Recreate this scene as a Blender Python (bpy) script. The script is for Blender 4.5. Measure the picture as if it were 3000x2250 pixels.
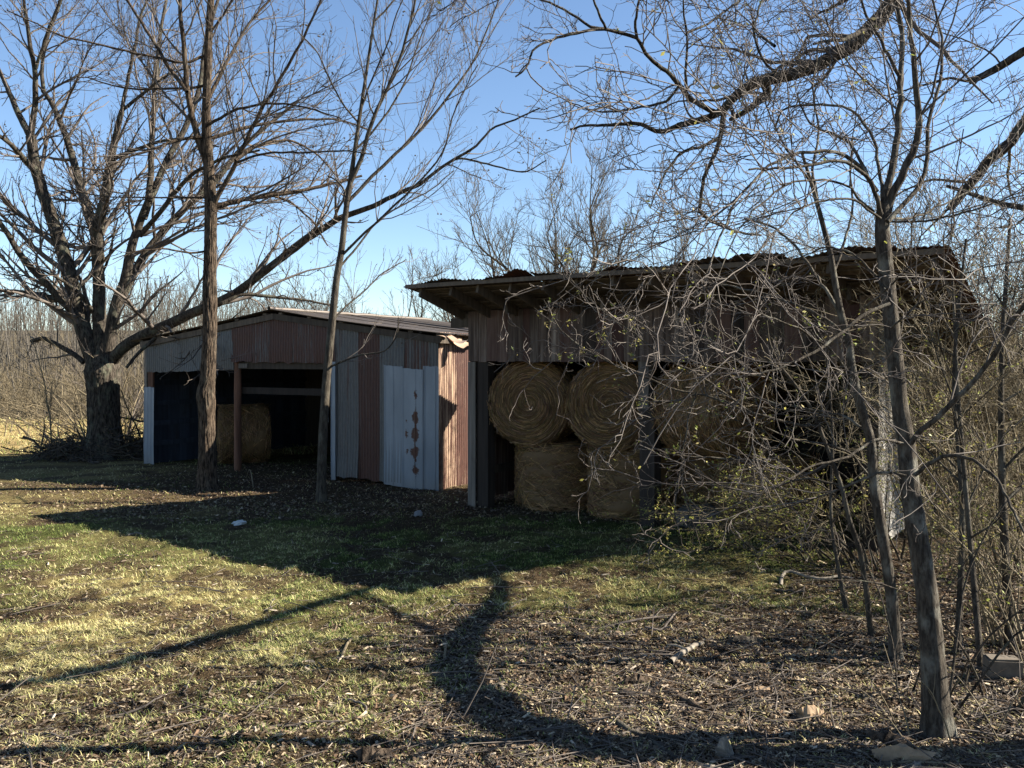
import bpy, math, random
import numpy as np
from mathutils import Vector, Matrix

for o in list(bpy.data.objects):
    bpy.data.objects.remove(o, do_unlink=True)
scene = bpy.context.scene
COL = scene.collection
rng = np.random.default_rng(7)
random.seed(7)

# ------------------------------------------------------------------ camera, sky, sun, exposure
F, CU, HZ, CH = 2600.0, 1500.0, 1060.0, 2.5      # focal length, centre column and horizon row (in 3000 x 2250), eye height
cd = bpy.data.cameras.new('camera'); cam = bpy.data.objects.new('camera', cd); COL.objects.link(cam)
cam.location = (0, 0, CH); cam.rotation_euler = (math.pi / 2, 0, 0)
cd.sensor_width = 36; cd.lens = F / 3000 * 36; cd.shift_y = -(1125 - HZ) / 3000
cd.clip_start = .1; cd.clip_end = 5000
scene.camera = cam

SUN_AZ, SUN_EL = math.radians(3.5), math.radians(32.0)     # azimuth measured from +X towards +Y
S = Vector((math.cos(SUN_AZ) * math.cos(SUN_EL), math.sin(SUN_AZ) * math.cos(SUN_EL), math.sin(SUN_EL)))
world = bpy.data.worlds.new('World'); scene.world = world; world.use_nodes = True
wn = world.node_tree.nodes; wl = world.node_tree.links
sky = wn.new('ShaderNodeTexSky'); sky.sky_type = 'NISHITA'; sky.sun_disc = False
sky.sun_elevation = SUN_EL; sky.sun_rotation = math.pi / 2 - SUN_AZ
sky.altitude = 900; sky.air_density = 1.0; sky.dust_density = 0.0; sky.ozone_density = 3.0
bg = wn['Background']; bg.inputs['Strength'].default_value = 0.054
wl.new(sky.outputs[0], bg.inputs['Color'])
sd = bpy.data.lights.new('sun', 'SUN'); sun = bpy.data.objects.new('sun', sd); COL.objects.link(sun)
sd.energy = 5.0; sd.angle = math.radians(.5); sd.color = (1.0, .93, .80)
sun.rotation_euler = S.to_track_quat('Z', 'Y').to_euler(); sun.location = S * 60
vs = scene.view_settings
vs.view_transform = 'Standard'; vs.look = 'None'; vs.gamma = 1; vs.use_curve_mapping = False
vs.exposure = 1.95
scene.cycles.max_bounces = 6; scene.cycles.diffuse_bounces = 3; scene.cycles.transparent_max_bounces = 4

# ------------------------------------------------------------------ helpers: objects and meshes
def ground_pt(u, v):
    Y = CH * F / (v - HZ); return np.array([(u - CU) / F * Y, Y, 0.0])

def at(u, v, Y):
    return np.array([(u - CU) / F * Y, Y, CH + (HZ - v) / F * Y])

def tag(o, label=None, cat=None, group=None, kind=None):
    if label: o['label'] = label
    if cat: o['category'] = cat
    if group: o['group'] = group
    if kind: o['kind'] = kind
    return o

def thing(name, label, cat, loc=(0, 0, 0), rz=0.0, group=None):
    o = bpy.data.objects.new(name, None); COL.objects.link(o)
    o.empty_display_size = .1
    o.location = [float(c) for c in loc]; o.rotation_euler = (0, 0, rz)
    return tag(o, label, cat, group)

def mesh_np(name, V, Fs, mats=(), smooth=False, col=None, midx=None):
    V = np.asarray(V, dtype=np.float32).reshape(-1, 3)
    if not isinstance(Fs, (list, tuple)): Fs = [Fs]
    Fs = [np.asarray(f, dtype=np.int32) for f in Fs if len(f)]
    me = bpy.data.meshes.new(name)
    nl = sum(f.size for f in Fs); npoly = sum(len(f) for f in Fs)
    me.vertices.add(len(V)); me.vertices.foreach_set('co', V.ravel())
    me.loops.add(nl); me.loops.foreach_set('vertex_index', np.concatenate([f.ravel() for f in Fs]))
    tot = np.concatenate([np.full(len(f), f.shape[1], np.int32) for f in Fs])
    st = np.concatenate([[0], np.cumsum(tot)[:-1]]).astype(np.int32)
    me.polygons.add(npoly); me.polygons.foreach_set('loop_start', st)
    try: me.polygons.foreach_set('loop_total', tot)
    except Exception: pass
    me.polygons.foreach_set('use_smooth', np.full(npoly, bool(smooth)))
    me.update(calc_edges=True)
    if col is not None:
        a = me.color_attributes.new('Col', 'FLOAT_COLOR', 'POINT')
        c = np.ones((len(V), 4), np.float32); c[:, :3] = col
        a.data.foreach_set('color', c.ravel())
    for m in mats: me.materials.append(m)
    if midx is not None: me.polygons.foreach_set('material_index', np.asarray(midx, np.int32))
    return me

def part(name, V, Fs, mat, parent=None, smooth=False, col=None, world_co=False, kind=None):
    """one mesh object; with world_co the vertices are world coordinates and the parent's place is taken off"""
    V = np.asarray(V, dtype=np.float64).reshape(-1, 3)
    if world_co and parent is not None:
        q = parent; off = np.zeros(3)
        while q is not None: off += np.array(q.location); q = q.parent
        V = V - off
    o = bpy.data.objects.new(name, mesh_np(name, V, Fs, [mat], smooth, col)); COL.objects.link(o)
    if parent is not None: o.parent = parent
    if kind: o['kind'] = kind
    return o

BOXF = np.array([[0, 3, 2, 1], [4, 5, 6, 7], [0, 1, 5, 4], [1, 2, 6, 5], [2, 3, 7, 6], [3, 0, 4, 7]])
def boxv(x0, x1, y0, y1, z0, z1):
    return np.array([[x0, y0, z0], [x1, y0, z0], [x1, y1, z0], [x0, y1, z0], [x0, y0, z1], [x1, y0, z1], [x1, y1, z1], [x0, y1, z1]], float)
def box(name, parent, mat, x0, x1, y0, y1, z0, z1, jit=0.0):
    V = boxv(x0, x1, y0, y1, z0, z1)
    if jit: V = V + rng.normal(0, jit, V.shape)
    o = part(name, V, BOXF, mat, parent)
    o.color = (rng.random(), rng.random(), rng.random(), 1)
    return o
def beamv(p, q, w, h):
    p = np.asarray(p, float); q = np.asarray(q, float); d = q - p; d /= np.linalg.norm(d)
    s = np.cross(d, [0, 0, 1]); n = np.linalg.norm(s); s = s / n if n > 1e-3 else np.array([1., 0, 0]); t = np.cross(s, d)
    V = [e + a * s * w / 2 + b * t * h / 2 for e in (p, q) for a, b in ((-1, -1), (1, -1), (1, 1), (-1, 1))]
    return np.array(V)
def beam(name, parent, mat, p, q, w, h):
    o = part(name, beamv(p, q, w, h), BOXF, mat, parent); o.color = (rng.random(), rng.random(), rng.random(), 1); return o

def norm(a): return a / np.maximum(np.linalg.norm(a, axis=-1, keepdims=True), 1e-9)

def tubes(P, R, k, cap=False):
    P = np.asarray(P, float); R = np.asarray(R, float)
    if P.ndim == 2: P = P[None]; R = R[None]
    N, n, _ = P.shape
    T = norm(np.gradient(P, axis=1))
    D = np.abs(P[:, -1] - P[:, 0]); ref = np.eye(3)[np.argmin(D, axis=1)]
    A = norm(np.cross(T, ref[:, None, :])); B = np.cross(T, A)
    an = 2 * np.pi * np.arange(k) / k
    V = P[:, :, None] + R[:, :, None, None] * (A[:, :, None] * np.cos(an)[None, None, :, None] + B[:, :, None] * np.sin(an)[None, None, :, None])
    i = np.arange(n - 1)[:, None]; j = np.arange(k)[None]
    q = np.stack([i * k + j, i * k + (j + 1) % k, (i + 1) * k + (j + 1) % k, (i + 1) * k + j], -1).reshape(-1, 4)
    Fq = (q[None] + (np.arange(N) * n * k)[:, None, None]).reshape(-1, 4)
    return V.reshape(-1, 3), Fq

def resample(pts, n, smooth=2):
    pts = np.asarray(pts, float)
    s = np.concatenate([[0], np.cumsum(np.linalg.norm(np.diff(pts[:, :3], axis=0), axis=1))])
    t = np.linspace(0, s[-1], n)
    Q = np.stack([np.interp(t, s, pts[:, c]) for c in range(pts.shape[1])], 1)
    for _ in range(smooth): Q[1:-1] = .25 * Q[:-2] + .5 * Q[1:-1] + .25 * Q[2:]
    return Q

# value noise
_H = np.random.default_rng(3).random((256, 256))
def vnoise(x, y):
    xi = np.floor(x).astype(int); yi = np.floor(y).astype(int); fx = x - xi; fy = y - yi
    fx = fx * fx * (3 - 2 * fx); fy = fy * fy * (3 - 2 * fy)
    h = lambda a, b: _H[a & 255, b & 255]
    return (h(xi, yi) * (1 - fx) + h(xi + 1, yi) * fx) * (1 - fy) + (h(xi, yi + 1) * (1 - fx) + h(xi + 1, yi + 1) * fx) * fy
def fbm(x, y, o=4):
    s = 0; a = .5; tot = 0
    for k in range(o):
        s = s + a * vnoise(x * 2 ** k + 17.3 * k, y * 2 ** k - 9.1 * k); tot += a; a *= .55
    return s / tot
def sstep(a, b, x):
    t = np.clip((x - a) / (b - a), 0, 1); return t * t * (3 - 2 * t)

# ------------------------------------------------------------------ materials
class NT:
    def __init__(s, name, rough=.9, spec=.2, metal=0.0):
        s.m = bpy.data.materials.new(name); s.m.use_nodes = True
        s.t = s.m.node_tree; s.n = s.t.nodes; s.b = s.n['Principled BSDF']
        s.b.inputs['Roughness'].default_value = rough; s.b.inputs['Specular IOR Level'].default_value = spec
        s.b.inputs['Metallic'].default_value = metal
        s.tc = s.n.new('ShaderNodeTexCoord')
    def link(s, a, b): s.t.links.new(a, b)
    def noise(s, scale, sc=(1, 1, 1), detail=5, rough=.6, src='Object', w=None):
        mp = s.n.new('ShaderNodeMapping'); mp.inputs['Scale'].default_value = sc; s.link(s.tc.outputs[src], mp.inputs[0])
        if w is not None: s.link(w, mp.inputs['Location'])
        x = s.n.new('ShaderNodeTexNoise'); x.inputs['Scale'].default_value = scale; x.inputs['Detail'].default_value = detail
        x.inputs['Roughness'].default_value = rough; s.link(mp.outputs[0], x.inputs['Vector']); return x.outputs['Fac']
    def ramp(s, fac, stops):
        r = s.n.new('ShaderNodeValToRGB'); e = r.color_ramp.elements
        while len(e) < len(stops): e.new(.5)
        for el, (p, c) in zip(e, stops): el.position = p; el.color = (*c, 1) if len(c) == 3 else c
        s.link(fac, r.inputs[0]); return r.outputs[0]
    def mix(s, f, a, b, mode='MIX'):
        m = s.n.new('ShaderNodeMix'); m.data_type = 'RGBA'; m.blend_type = mode
        for k, v in ((0, f), (6, a), (7, b)):
            if isinstance(v, (int, float)): m.inputs[k].default_value = v
            elif isinstance(v, tuple): m.inputs[k].default_value = (*v, 1)
            else: s.link(v, m.inputs[k])
        return m.outputs[2]
    def math(s, op, a, b=0.0, clamp=False):
        m = s.n.new('ShaderNodeMath'); m.operation = op; m.use_clamp = clamp
        for k, v in ((0, a), (1, b)):
            if isinstance(v, (int, float)): m.inputs[k].default_value = v
            else: s.link(v, m.inputs[k])
        return m.outputs[0]
    def objcol(s):
        i = s.n.new('ShaderNodeObjectInfo'); x = s.n.new('ShaderNodeSeparateColor'); s.link(i.outputs['Color'], x.inputs[0]); return x.outputs
    def objrand(s):
        return s.n.new('ShaderNodeObjectInfo').outputs['Random']
    def attr(s, name='Col'):
        a = s.n.new('ShaderNodeAttribute'); a.attribute_name = name; return a.outputs['Color']
    def color(s, c): s.link(c, s.b.inputs['Base Color'])
    def bump(s, h, strength=.4, dist=.02):
        b = s.n.new('ShaderNodeBump'); b.inputs['Strength'].default_value = strength; b.inputs['Distance'].default_value = dist
        s.link(h, b.inputs['Height']); s.link(b.outputs[0], s.b.inputs['Normal'])
    def randvec(s, k=37.0):
        c = s.n.new('ShaderNodeCombineXYZ'); r = s.math('MULTIPLY', s.objrand(), k)
        s.link(r, c.inputs[0]); s.link(r, c.inputs[1]); s.link(r, c.inputs[2]); return c.outputs[0]

def bark_mat(name, c0, c1, lichen=(.16, .17, .12), lf=.35, sc=1.0):
    t = NT(name, .95, .1)
    n1 = t.noise(26 * sc, (1, 1, .22), 6, .7); n2 = t.noise(5 * sc, (1, 1, .6), 4)
    c = t.ramp(n1, [(.40, c0), (.62, c1)])
    l = t.ramp(n2, [(.52, (0, 0, 0)), (.68, (lf, lf, lf))])
    t.color(t.mix(l, c, lichen)); t.bump(n1, 1.0, .03); return t.m
BARK_A = bark_mat('bark_walnut', (.014, .012, .010), (.085, .070, .055))
BARK_B = bark_mat('bark_ridged', (.012, .009, .007), (.105, .077, .055), (.14, .13, .10), .25)
BARK_C = bark_mat('bark_sapling', (.030, .025, .020), (.085, .072, .056), (.15, .14, .11), .5)
BARK_M = bark_mat('bark_grey_lichen', (.035, .029, .023), (.10, .084, .066), (.21, .20, .165), .8, 1.4)
def twig_mat(name, c0, c1):
    t = NT(name, .8, .25); n = t.noise(3.0, (1, 1, 1), 3); t.color(t.ramp(n, [(.3, c0), (.7, c1)])); return t.m
TWIG_A = twig_mat('twig_grey', (.050, .040, .034), (.145, .120, .10))
TWIG_B = twig_mat('twig_redbrown', (.045, .034, .029), (.155, .132, .112))
TWIG_T = twig_mat('twig_tan', (.085, .065, .040), (.21, .17, .105))
TWIG_D = twig_mat('twig_dark', (.03, .025, .02), (.10, .08, .06))
TWIG_W = twig_mat('twig_far_wood', (.060, .052, .042), (.115, .10, .080))
def col_mat(name, rough=.85, trans=0.0, spec=.2):
    t = NT(name, rough, spec); c = t.attr(); t.color(c)
    if trans:
        tr = t.n.new('ShaderNodeBsdfTranslucent'); t.link(c, tr.inputs[0])
        mx = t.n.new('ShaderNodeMixShader'); mx.inputs[0].default_value = trans
        t.link(t.b.outputs[0], mx.inputs[1]); t.link(tr.outputs[0], mx.inputs[2])
        t.link(mx.outputs[0], t.n['Material Output'].inputs['Surface'])
    return t.m
GRASS = col_mat('grass_blades', .7, .25)
LEAF = col_mat('leaf_litter', .8, .1)
GREENLEAF = col_mat('small_leaves', .5, .35)
STRAW = col_mat('straw', .7, .1, .3)

def wood_mat(name, stops, tone=.35, sat_red=None):
    t = NT(name, .85, .2); w = t.randvec()
    g = t.noise(14, (1, 1, .06), 6, .65, w=w); k = t.noise(3, (1, 1, .35), 4, .6, w=w)
    c = t.ramp(g, stops)
    rnd = t.objcol()
    dark = t.math('ADD', 1 - tone, t.math('MULTIPLY', rnd[0], 2 * tone))
    cc = t.n.new('ShaderNodeCombineColor')
    for i in range(3): t.link(dark, cc.inputs[i])
    c = t.mix(1.0, c, cc.outputs[0], 'MULTIPLY')
    kk = t.ramp(k, [(.55, (0, 0, 0)), (.75, (.6, .6, .6))])
    c = t.mix(kk, c, (.03, .022, .017))
    if sat_red:
        rr = t.math('MULTIPLY', t.math('GREATER_THAN', rnd[1], .7), .5); c = t.mix(rr, c, sat_red)
    t.color(c); t.bump(g, .5, .006); return t.m
BOARD = wood_mat('weathered_board', [(.3, (.022, .015, .012)), (.5, (.072, .050, .039)), (.75, (.18, .145, .118))], .65, (.075, .034, .027))
BOARD_PALE = wood_mat('silver_board', [(.25, (.14, .125, .11)), (.55, (.30, .28, .25)), (.8, (.42, .39, .35))], .25)
POST = wood_mat('post_wood', [(.25, (.06, .05, .042)), (.6, (.14, .12, .10)), (.85, (.24, .21, .18))], .3)
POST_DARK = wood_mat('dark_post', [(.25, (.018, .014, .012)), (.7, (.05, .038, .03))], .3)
POST_RED = wood_mat('red_brown_post', [(.25, (.05, .025, .016)), (.7, (.15, .075, .048))], .2)
RAFTER = wood_mat('rafter_wood', [(.25, (.045, .034, .026)), (.7, (.12, .095, .072))], .4)
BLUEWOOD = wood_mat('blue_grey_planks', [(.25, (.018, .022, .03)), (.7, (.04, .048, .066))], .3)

def tin_mat(name, base0, base1):
    """corrugated tin: object colour red channel = how rusty the sheet is"""
    t = NT(name, .55, .4); w = t.randvec(); oc = t.objcol()
    n = t.noise(2.2, (9, 9, .26), 8, .85, w=w); f = t.noise(40, (1, 1, .25), 4, .7, w=w)
    g = t.mix(f, base0, base1)
    v = t.math('ADD', t.math('MULTIPLY', n, 1.0), t.math('SUBTRACT', oc[0], .95))
    msk = t.ramp(v, [(.10, (0, 0, 0)), (.20, (1, 1, 1))])
    rust = t.ramp(t.math('ADD', t.math('MULTIPLY', f, .6), t.math('MULTIPLY', n, .45)), [(.3, (.030, .012, .009)), (.7, (.095, .036, .023))])
    t.color(t.mix(msk, g, rust))
    sp = t.n.new('ShaderNodeSeparateColor'); t.link(msk, sp.inputs[0])
    t.link(t.math('MULTIPLY', t.math('SUBTRACT', 1.0, sp.outputs[0]), .45), t.b.inputs['Metallic'])
    t.bump(f, .2, .004); return t.m
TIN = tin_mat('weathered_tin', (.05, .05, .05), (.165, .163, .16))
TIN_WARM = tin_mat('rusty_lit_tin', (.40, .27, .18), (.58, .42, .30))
ROOFTIN = tin_mat('old_roof_tin', (.055, .045, .037), (.15, .125, .105))
def galv_mat(name, stain=False):
    t = NT(name, .5, .45, .35); w = t.randvec()
    f = t.noise(30, (1, 1, .3), 4, .7, w=w); b = t.noise(1.6, (1.4, 1, .5), 5, .6, w=w)
    c = t.ramp(b, [(.3, (.13, .152, .185)), (.7, (.215, .245, .285))])
    c = t.mix(t.math('MULTIPLY', f, .4), c, (.14, .165, .195))
    sx = t.n.new('ShaderNodeSeparateXYZ'); t.link(t.tc.outputs['Object'], sx.inputs[0])
    low = t.math('SUBTRACT', .55, t.math('MULTIPLY', sx.outputs[2], 1.6), True)       # mud splashed on the foot of the sheet
    c = t.mix(t.math('MULTIPLY', low, t.noise(3, (2, 2, 1), 5)), c, (.16, .14, .11))
    if stain:
        z = sx.outputs[2]; e = t.noise(6, (1, 1, 1), 7, .75); e2 = t.noise(4.5, (1, 1, 1.4), 6, .7); cov = None
        wx = t.math('ADD', sx.outputs[0], t.math('MULTIPLY', t.math('SUBTRACT', e, .5), .30)); wz = t.math('ADD', z, t.math('MULTIPLY', t.math('SUBTRACT', e2, .5), .34))
        for (cx_, cz_, rx_, rz_) in ((.33, .36, .085, .11), (.32, .72, .10, .12), (.33, 1.07, .10, .13), (.325, 1.40, .085, .10), (.11, 1.05, .045, .07), (.12, .70, .04, .06), (.12, 1.34, .03, .04), (.33, .9, .028, .75), (.34, 1.85, .025, .12)):
            q = t.math('ADD', t.math('POWER', t.math('ABSOLUTE', t.math('MULTIPLY', t.math('SUBTRACT', wx, cx_), 1 / rx_)), 2.0), t.math('POWER', t.math('ABSOLUTE', t.math('MULTIPLY', t.math('SUBTRACT', wz, cz_), 1 / rz_)), 2.0))
            cov = q if cov is None else t.math('MINIMUM', cov, q)
        mk = t.math('MULTIPLY', t.math('SUBTRACT', 1.15, cov), 2.2, True)
        c = t.mix(mk, c, t.ramp(f, [(.3, (.035, .014, .010)), (.7, (.085, .032, .020))]))
    t.color(c); t.bump(f, .15, .003); return t.m
GALV = galv_mat('galvanised_sheet'); GALV_S = galv_mat('rust_stained_sheet', True)
def flat_mat(name, c, rough=.8, sc=12, var=.35):
    t = NT(name, rough, .3); n = t.noise(sc, (1, 1, 1), 5)
    t.color(t.ramp(n, [(.3, tuple(x * (1 - var) for x in c)), (.7, tuple(min(1, x * (1 + var)) for x in c))])); t.bump(n, .3, .01); return t.m
WHITE = flat_mat('white_plastic', (.2, .2, .2), .6, 8, .2)
PAPER = flat_mat('notice_card', (.42, .44, .42), .8, 20, .15)
PLATE = flat_mat('painted_plate', (.45, .45, .43), .6, 20, .1)
INK = flat_mat('black_paint', (.02, .02, .02), .6, 20, .1)
ROCK = flat_mat('grey_rock', (.07, .066, .062), .9, 9, .4)
CONCRETE = flat_mat('concrete', (.11, .09, .068), .95, 14, .25)
CHIPW = flat_mat('split_wood_face', (.25, .17, .10), .8, 9, .3)
PALEW = flat_mat('bleached_wood', (.17, .145, .115), .85, 16, .5)
STEEL = flat_mat('dull_steel', (.16, .17, .18), .5, 14, .3)

def ground_mat():
    t = NT('ground_soil', 1.0, .05); c = t.attr()
    n = t.noise(9, (1, 1, 1), 8, .7); f = t.noise(70, (1, 1, 1), 6, .7)
    c = t.mix(1.0, c, t.ramp(n, [(.3, (.62, .6, .58)), (.7, (1.3, 1.28, 1.22))]), 'MULTIPLY')
    c = t.mix(1.0, c, t.ramp(f, [(.35, (.55, .52, .5)), (.65, (1.4, 1.38, 1.34))]), 'MULTIPLY')
    t.color(c); t.bump(t.math('ADD', t.math('MULTIPLY', n, .6), f), 1.0, .035); return t.m
GROUND = ground_mat()

# ------------------------------------------------------------------ terrain
def zt(x, y):
    x = np.asarray(x, float); y = np.asarray(y, float)
    near = 1 - sstep(60, 120, np.hypot(x, y))
    z = near * ((fbm(x * .35 + 5, y * .35, 3) - .5) * .10 + (fbm(x * 2.3, y * 2.3 + 40, 4) - .5) * .055 * (1 - sstep(14, 30, y)) + ((fbm(x * 7 + 60, y * 7, 3) - .5) * .085 + (fbm(x * 19 + 10, y * 19 + 5, 2) - .5) * .030) * (1 - sstep(12, 20, y)))
    z = z - .9 * sstep(37, 52, y) * (1 - sstep(60, 75, y)) - .5 * sstep(60, 75, y)
    a = x / np.maximum(y, 5)
    H = 9.0 * sstep(-.02, -.42, a) + 1.2 + 6.5 * sstep(.25, .55, a)
    z = z + H * sstep(62, 210, y) + 14 * sstep(240, 560, y) * (.4 + .6 * fbm(x * .006, y * .004, 3))
    return z

def cover(x, y):
    """how the ground is covered: litter, bare soil, green and straw weights"""
    n1 = fbm(x * .8 + 3, y * .8, 4); n2 = fbm(x * .33 + 50, y * .33 + 9, 4); n3 = fbm(x * 2.4, y * 2.4 + 70, 3)
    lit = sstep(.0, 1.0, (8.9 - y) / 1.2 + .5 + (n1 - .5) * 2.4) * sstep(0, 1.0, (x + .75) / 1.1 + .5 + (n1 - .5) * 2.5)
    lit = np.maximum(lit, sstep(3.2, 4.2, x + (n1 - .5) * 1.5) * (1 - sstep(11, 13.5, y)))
    yard = sstep(13.6, 15.2, y + (n1 - .5) * 2.2) * (1 - sstep(21.0, 23.0, y)) * sstep(-9.5, -5.5, x + (n1 - .5) * 2)   # leaves and dirt in front of the sheds
    yard = np.maximum(yard, .75 * sstep(16.2, 17.0, y + (n1 - .5)) * (1 - sstep(18.0, 19, y)) * sstep(-12, -9, x))
    soil = sstep(.48, .60, n2 * .4 + n3 * .6) * .85
    soil = np.maximum(soil, sstep(7.5, 6.3, y + (n1 - .5) * 2.6) * .88)
    soil = np.maximum(soil, sstep(.53, .64, n1) * .75 * (1 - sstep(10.5, 14, y)))
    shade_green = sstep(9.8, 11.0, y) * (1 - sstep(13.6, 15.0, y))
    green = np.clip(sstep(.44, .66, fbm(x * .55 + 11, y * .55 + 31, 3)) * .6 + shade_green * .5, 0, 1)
    green = np.where(y > 24, green * .35, green)
    lit = np.maximum(lit, yard * .8)
    return lit, soil, green

g1 = np.concatenate([np.arange(-3, 0, .5), np.linspace(.6, 4.8, 12), np.geomspace(4.9, 15, 310), np.linspace(15, 24, 60), np.linspace(24.4, 60, 50), np.geomspace(62, 700, 45)])
ys = np.unique(np.concatenate([[-30, -15, -6], g1]))
xa = np.concatenate([np.linspace(0, 5.2, 145), np.linspace(5.3, 10, 34), np.geomspace(10.2, 420, 50)])
xs = np.unique(np.concatenate([-xa, xa]))
XX, YY = np.meshgrid(xs, ys)
ZZ = zt(XX, YY)
lit, soil, green = cover(XX, YY)
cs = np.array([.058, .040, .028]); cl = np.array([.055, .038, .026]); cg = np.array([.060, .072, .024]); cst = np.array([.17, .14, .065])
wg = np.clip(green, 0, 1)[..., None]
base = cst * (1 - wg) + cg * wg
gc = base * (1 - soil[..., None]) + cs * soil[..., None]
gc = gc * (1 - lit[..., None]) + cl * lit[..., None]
field = sstep(23, 26, YY) * (1 - sstep(37, 41, YY))
gc = gc * (1 - field[..., None]) + np.array([.33, .25, .12]) * field[..., None]
farw = sstep(40, 60, YY)[..., None]
gc = gc * (1 - farw) + np.array([.125, .105, .07]) * farw
ny, nx = XX.shape
ii = np.arange(ny - 1)[:, None] * nx + np.arange(nx - 1)[None]
GF = np.stack([ii, ii + 1, ii + nx + 1, ii + nx], -1).reshape(-1, 4)
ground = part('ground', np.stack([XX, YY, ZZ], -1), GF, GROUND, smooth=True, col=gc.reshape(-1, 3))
tag(ground, 'worn winter pasture of straw coloured grass and bare soil', None, None, 'structure')

# ------------------------------------------------------------------ left shed: gabled, clad in corrugated tin
def corr(x0, x1, zb, zt_, y, pitch=.076, amp=.013, nz=6, jag=.012, warp=.01, seed=0):
    r = np.random.default_rng(seed + 1000); n = max(8, int((x1 - x0) / pitch * 6)) + 1
    x = np.linspace(x0, x1, n); top = zt_(x) if callable(zt_) else np.full(n, zt_); bot = zb(x) if callable(zb) else np.full(n, float(zb))
    bot = bot + (np.interp(x, np.linspace(x0, x1, 6), r.normal(0, jag, 6)))
    s = np.linspace(0, 1, nz)[None]
    X = np.repeat(x[:, None], nz, 1) + r.normal(0, .004, (1, nz)); Z = bot[:, None] * (1 - s) + top[:, None] * s
    Y = y + amp * np.sin(2 * np.pi * x / pitch)[:, None] + np.interp(s[0], [0, .3, .7, 1], r.normal(0, warp, 4))[None] + (r.normal(0, warp) * (1 - s) ** 4)
    V = np.stack([X, Y, Z], -1).reshape(-1, 3)
    i = np.arange(n - 1)[:, None] * nz + np.arange(nz - 1)[None]
    return V, np.stack([i, i + nz, i + nz + 1, i + 1], -1).reshape(-1, 4)
_sid = [0]
def sheet(parent, x0, x1, zb, zt_, y, rust, mat=None, rot=None, **kw):
    _sid[0] += 1
    V, Fq = corr(x0, x1, zb, zt_, y - .005 * (_sid[0] % 2), seed=_sid[0], **kw)
    if rot is not None: V = rot(V)
    o = part('tin_sheet', V, Fq, mat or TIN, parent, smooth=True); o.color = (float(np.clip(rust, 0, 1)), 0, 0, 1); return o

LB0 = np.array([-9.04, 21.88, 0.0]); LBA = math.atan2(-.513, .858); LW, LD = 8.87, 5.5
lb = thing('tin_shed', 'gabled shed of rusty corrugated tin with two dark open bays, left of the hay shed', 'shed', LB0, LBA)
def group_part(parent, name):
    e = bpy.data.objects.new(name, None); COL.objects.link(e); e.empty_display_size = .1; e.parent = parent; return e
lb_front, lb_roof, lb_left, lb_right, lb_back = [group_part(lb, n_) for n_ in ('front_wall', 'roof', 'left_wall', 'right_wall', 'back_wall')]
EA, PK = 2.98, 3.55
gab = lambda x: EA + (PK - EA) * (1 - np.abs(np.asarray(x) - LW / 2) / (LW / 2))
def run(parent, x0, x1, zb, ztop, y, rusts, w=.63, mat=None, **kw):
    x = x0; k = 0
    while x < x1 - .05:
        e = min(x1, x + w * rng.uniform(.94, 1.06)); e = x1 if x1 - e < .2 else e
        sheet(parent, x, min(e + .03, x1), zb, ztop, y, rusts[k % len(rusts)], mat, **kw); x = e; k += 1
run(lb_front, 0, 3.12, lambda x: 2.24 + .025 * x, gab, 0, [.38, .50, .30, .44, .34])
run(lb_front, 3.06, 6.22, lambda x: 2.50 - .012 * (x - 3), gab, -.02, [.74, .64, .78, .66, .72])
run(lb_front, 6.2, LW, lambda x: .10 - .02 * (x - 6.2), gab, 0, [.52, .72, .42, .60, .46], .62)
# patch sheets of flat ribbed galvanised metal nailed over the right end
def flatsheet(name, x0, x1, z0, z1, y, mat, ribs, tilt=0.0):
    n = 40; x = np.linspace(0, x1 - x0, n); nz = 5; s = np.linspace(0, 1, nz)
    d = np.zeros(n)
    for rb in ribs: d -= .018 * np.exp(-((x - rb) / .012) ** 2)
    X = np.repeat(x[:, None], nz, 1); Z = np.repeat((s * (z1 - z0))[None], n, 0) + tilt * x[:, None] + (np.interp(x, np.linspace(0, x1 - x0, 7), rng.normal(0, .008, 7)))[:, None]
    Y = d[:, None] + rng.normal(0, .004, (1, nz)) + 0 * X
    V = np.stack([X, Y, Z], -1).reshape(-1, 3); i = np.arange(n - 1)[:, None] * nz + np.arange(nz - 1)[None]
    o = part(name, V, np.stack([i, i + nz, i + nz + 1, i + 1], -1).reshape(-1, 4), mat, lb_front, smooth=True); o.location = (x0, y, z0); return o
flatsheet('metal_panel', 7.53, 8.02, .03, 2.44, -.035, GALV, [.02, .24, .47], -.05)
flatsheet('metal_panel', 8.00, 8.53, .0, 2.38, -.048, GALV_S, [.02, .33, .50], -.05)['label'] = 'blue grey metal panel with a column of dark rust blotches'
flatsheet('metal_panel', 8.51, LW + .02, -.03, 2.42, -.036, GALV, [.04, .30], -.03)
# gable timbers, posts, trims
flatsheet('corner_trim', 6.13, 6.26, .02, 2.5, -.06, GALV, [.01, .12])
flatsheet('torn_panel', -.02, .36, .0, 1.88, -.03, GALV, [.03, .15, .27])
box('corner_board', lb, POST, -.03, .06, -.01, .05, 0, 2.9)
box('jamb_board', lb, POST_RED, .1, .28, .0, .05, 1.85, 2.26)
def round_post(parent, x, y, z0, z1, r, mat, lean=0.0, name='post'):
    P = np.stack([np.linspace(x, x + lean, 8) + rng.normal(0, .004, 8), np.full(8, y), np.linspace(z0, z1, 8)], 1)
    V, Fq = tubes(P, np.full(8, r) * rng.uniform(.94, 1.06, 8), 12); return part(name, V, Fq, mat, parent, smooth=True)
round_post(lb, 3.17, .08, -.1, 2.6, .085, POST_RED)
round_post(lb, 6.12, .1, -.1, 2.6, .085, POST_DARK)
box('beam', lb, RAFTER, 3.1, 6.25, .04, .09, 2.34, 2.50)
box('beam', lb, POST_DARK, 3.2, 6.2, .16, .21, 1.77, 1.92)
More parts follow.
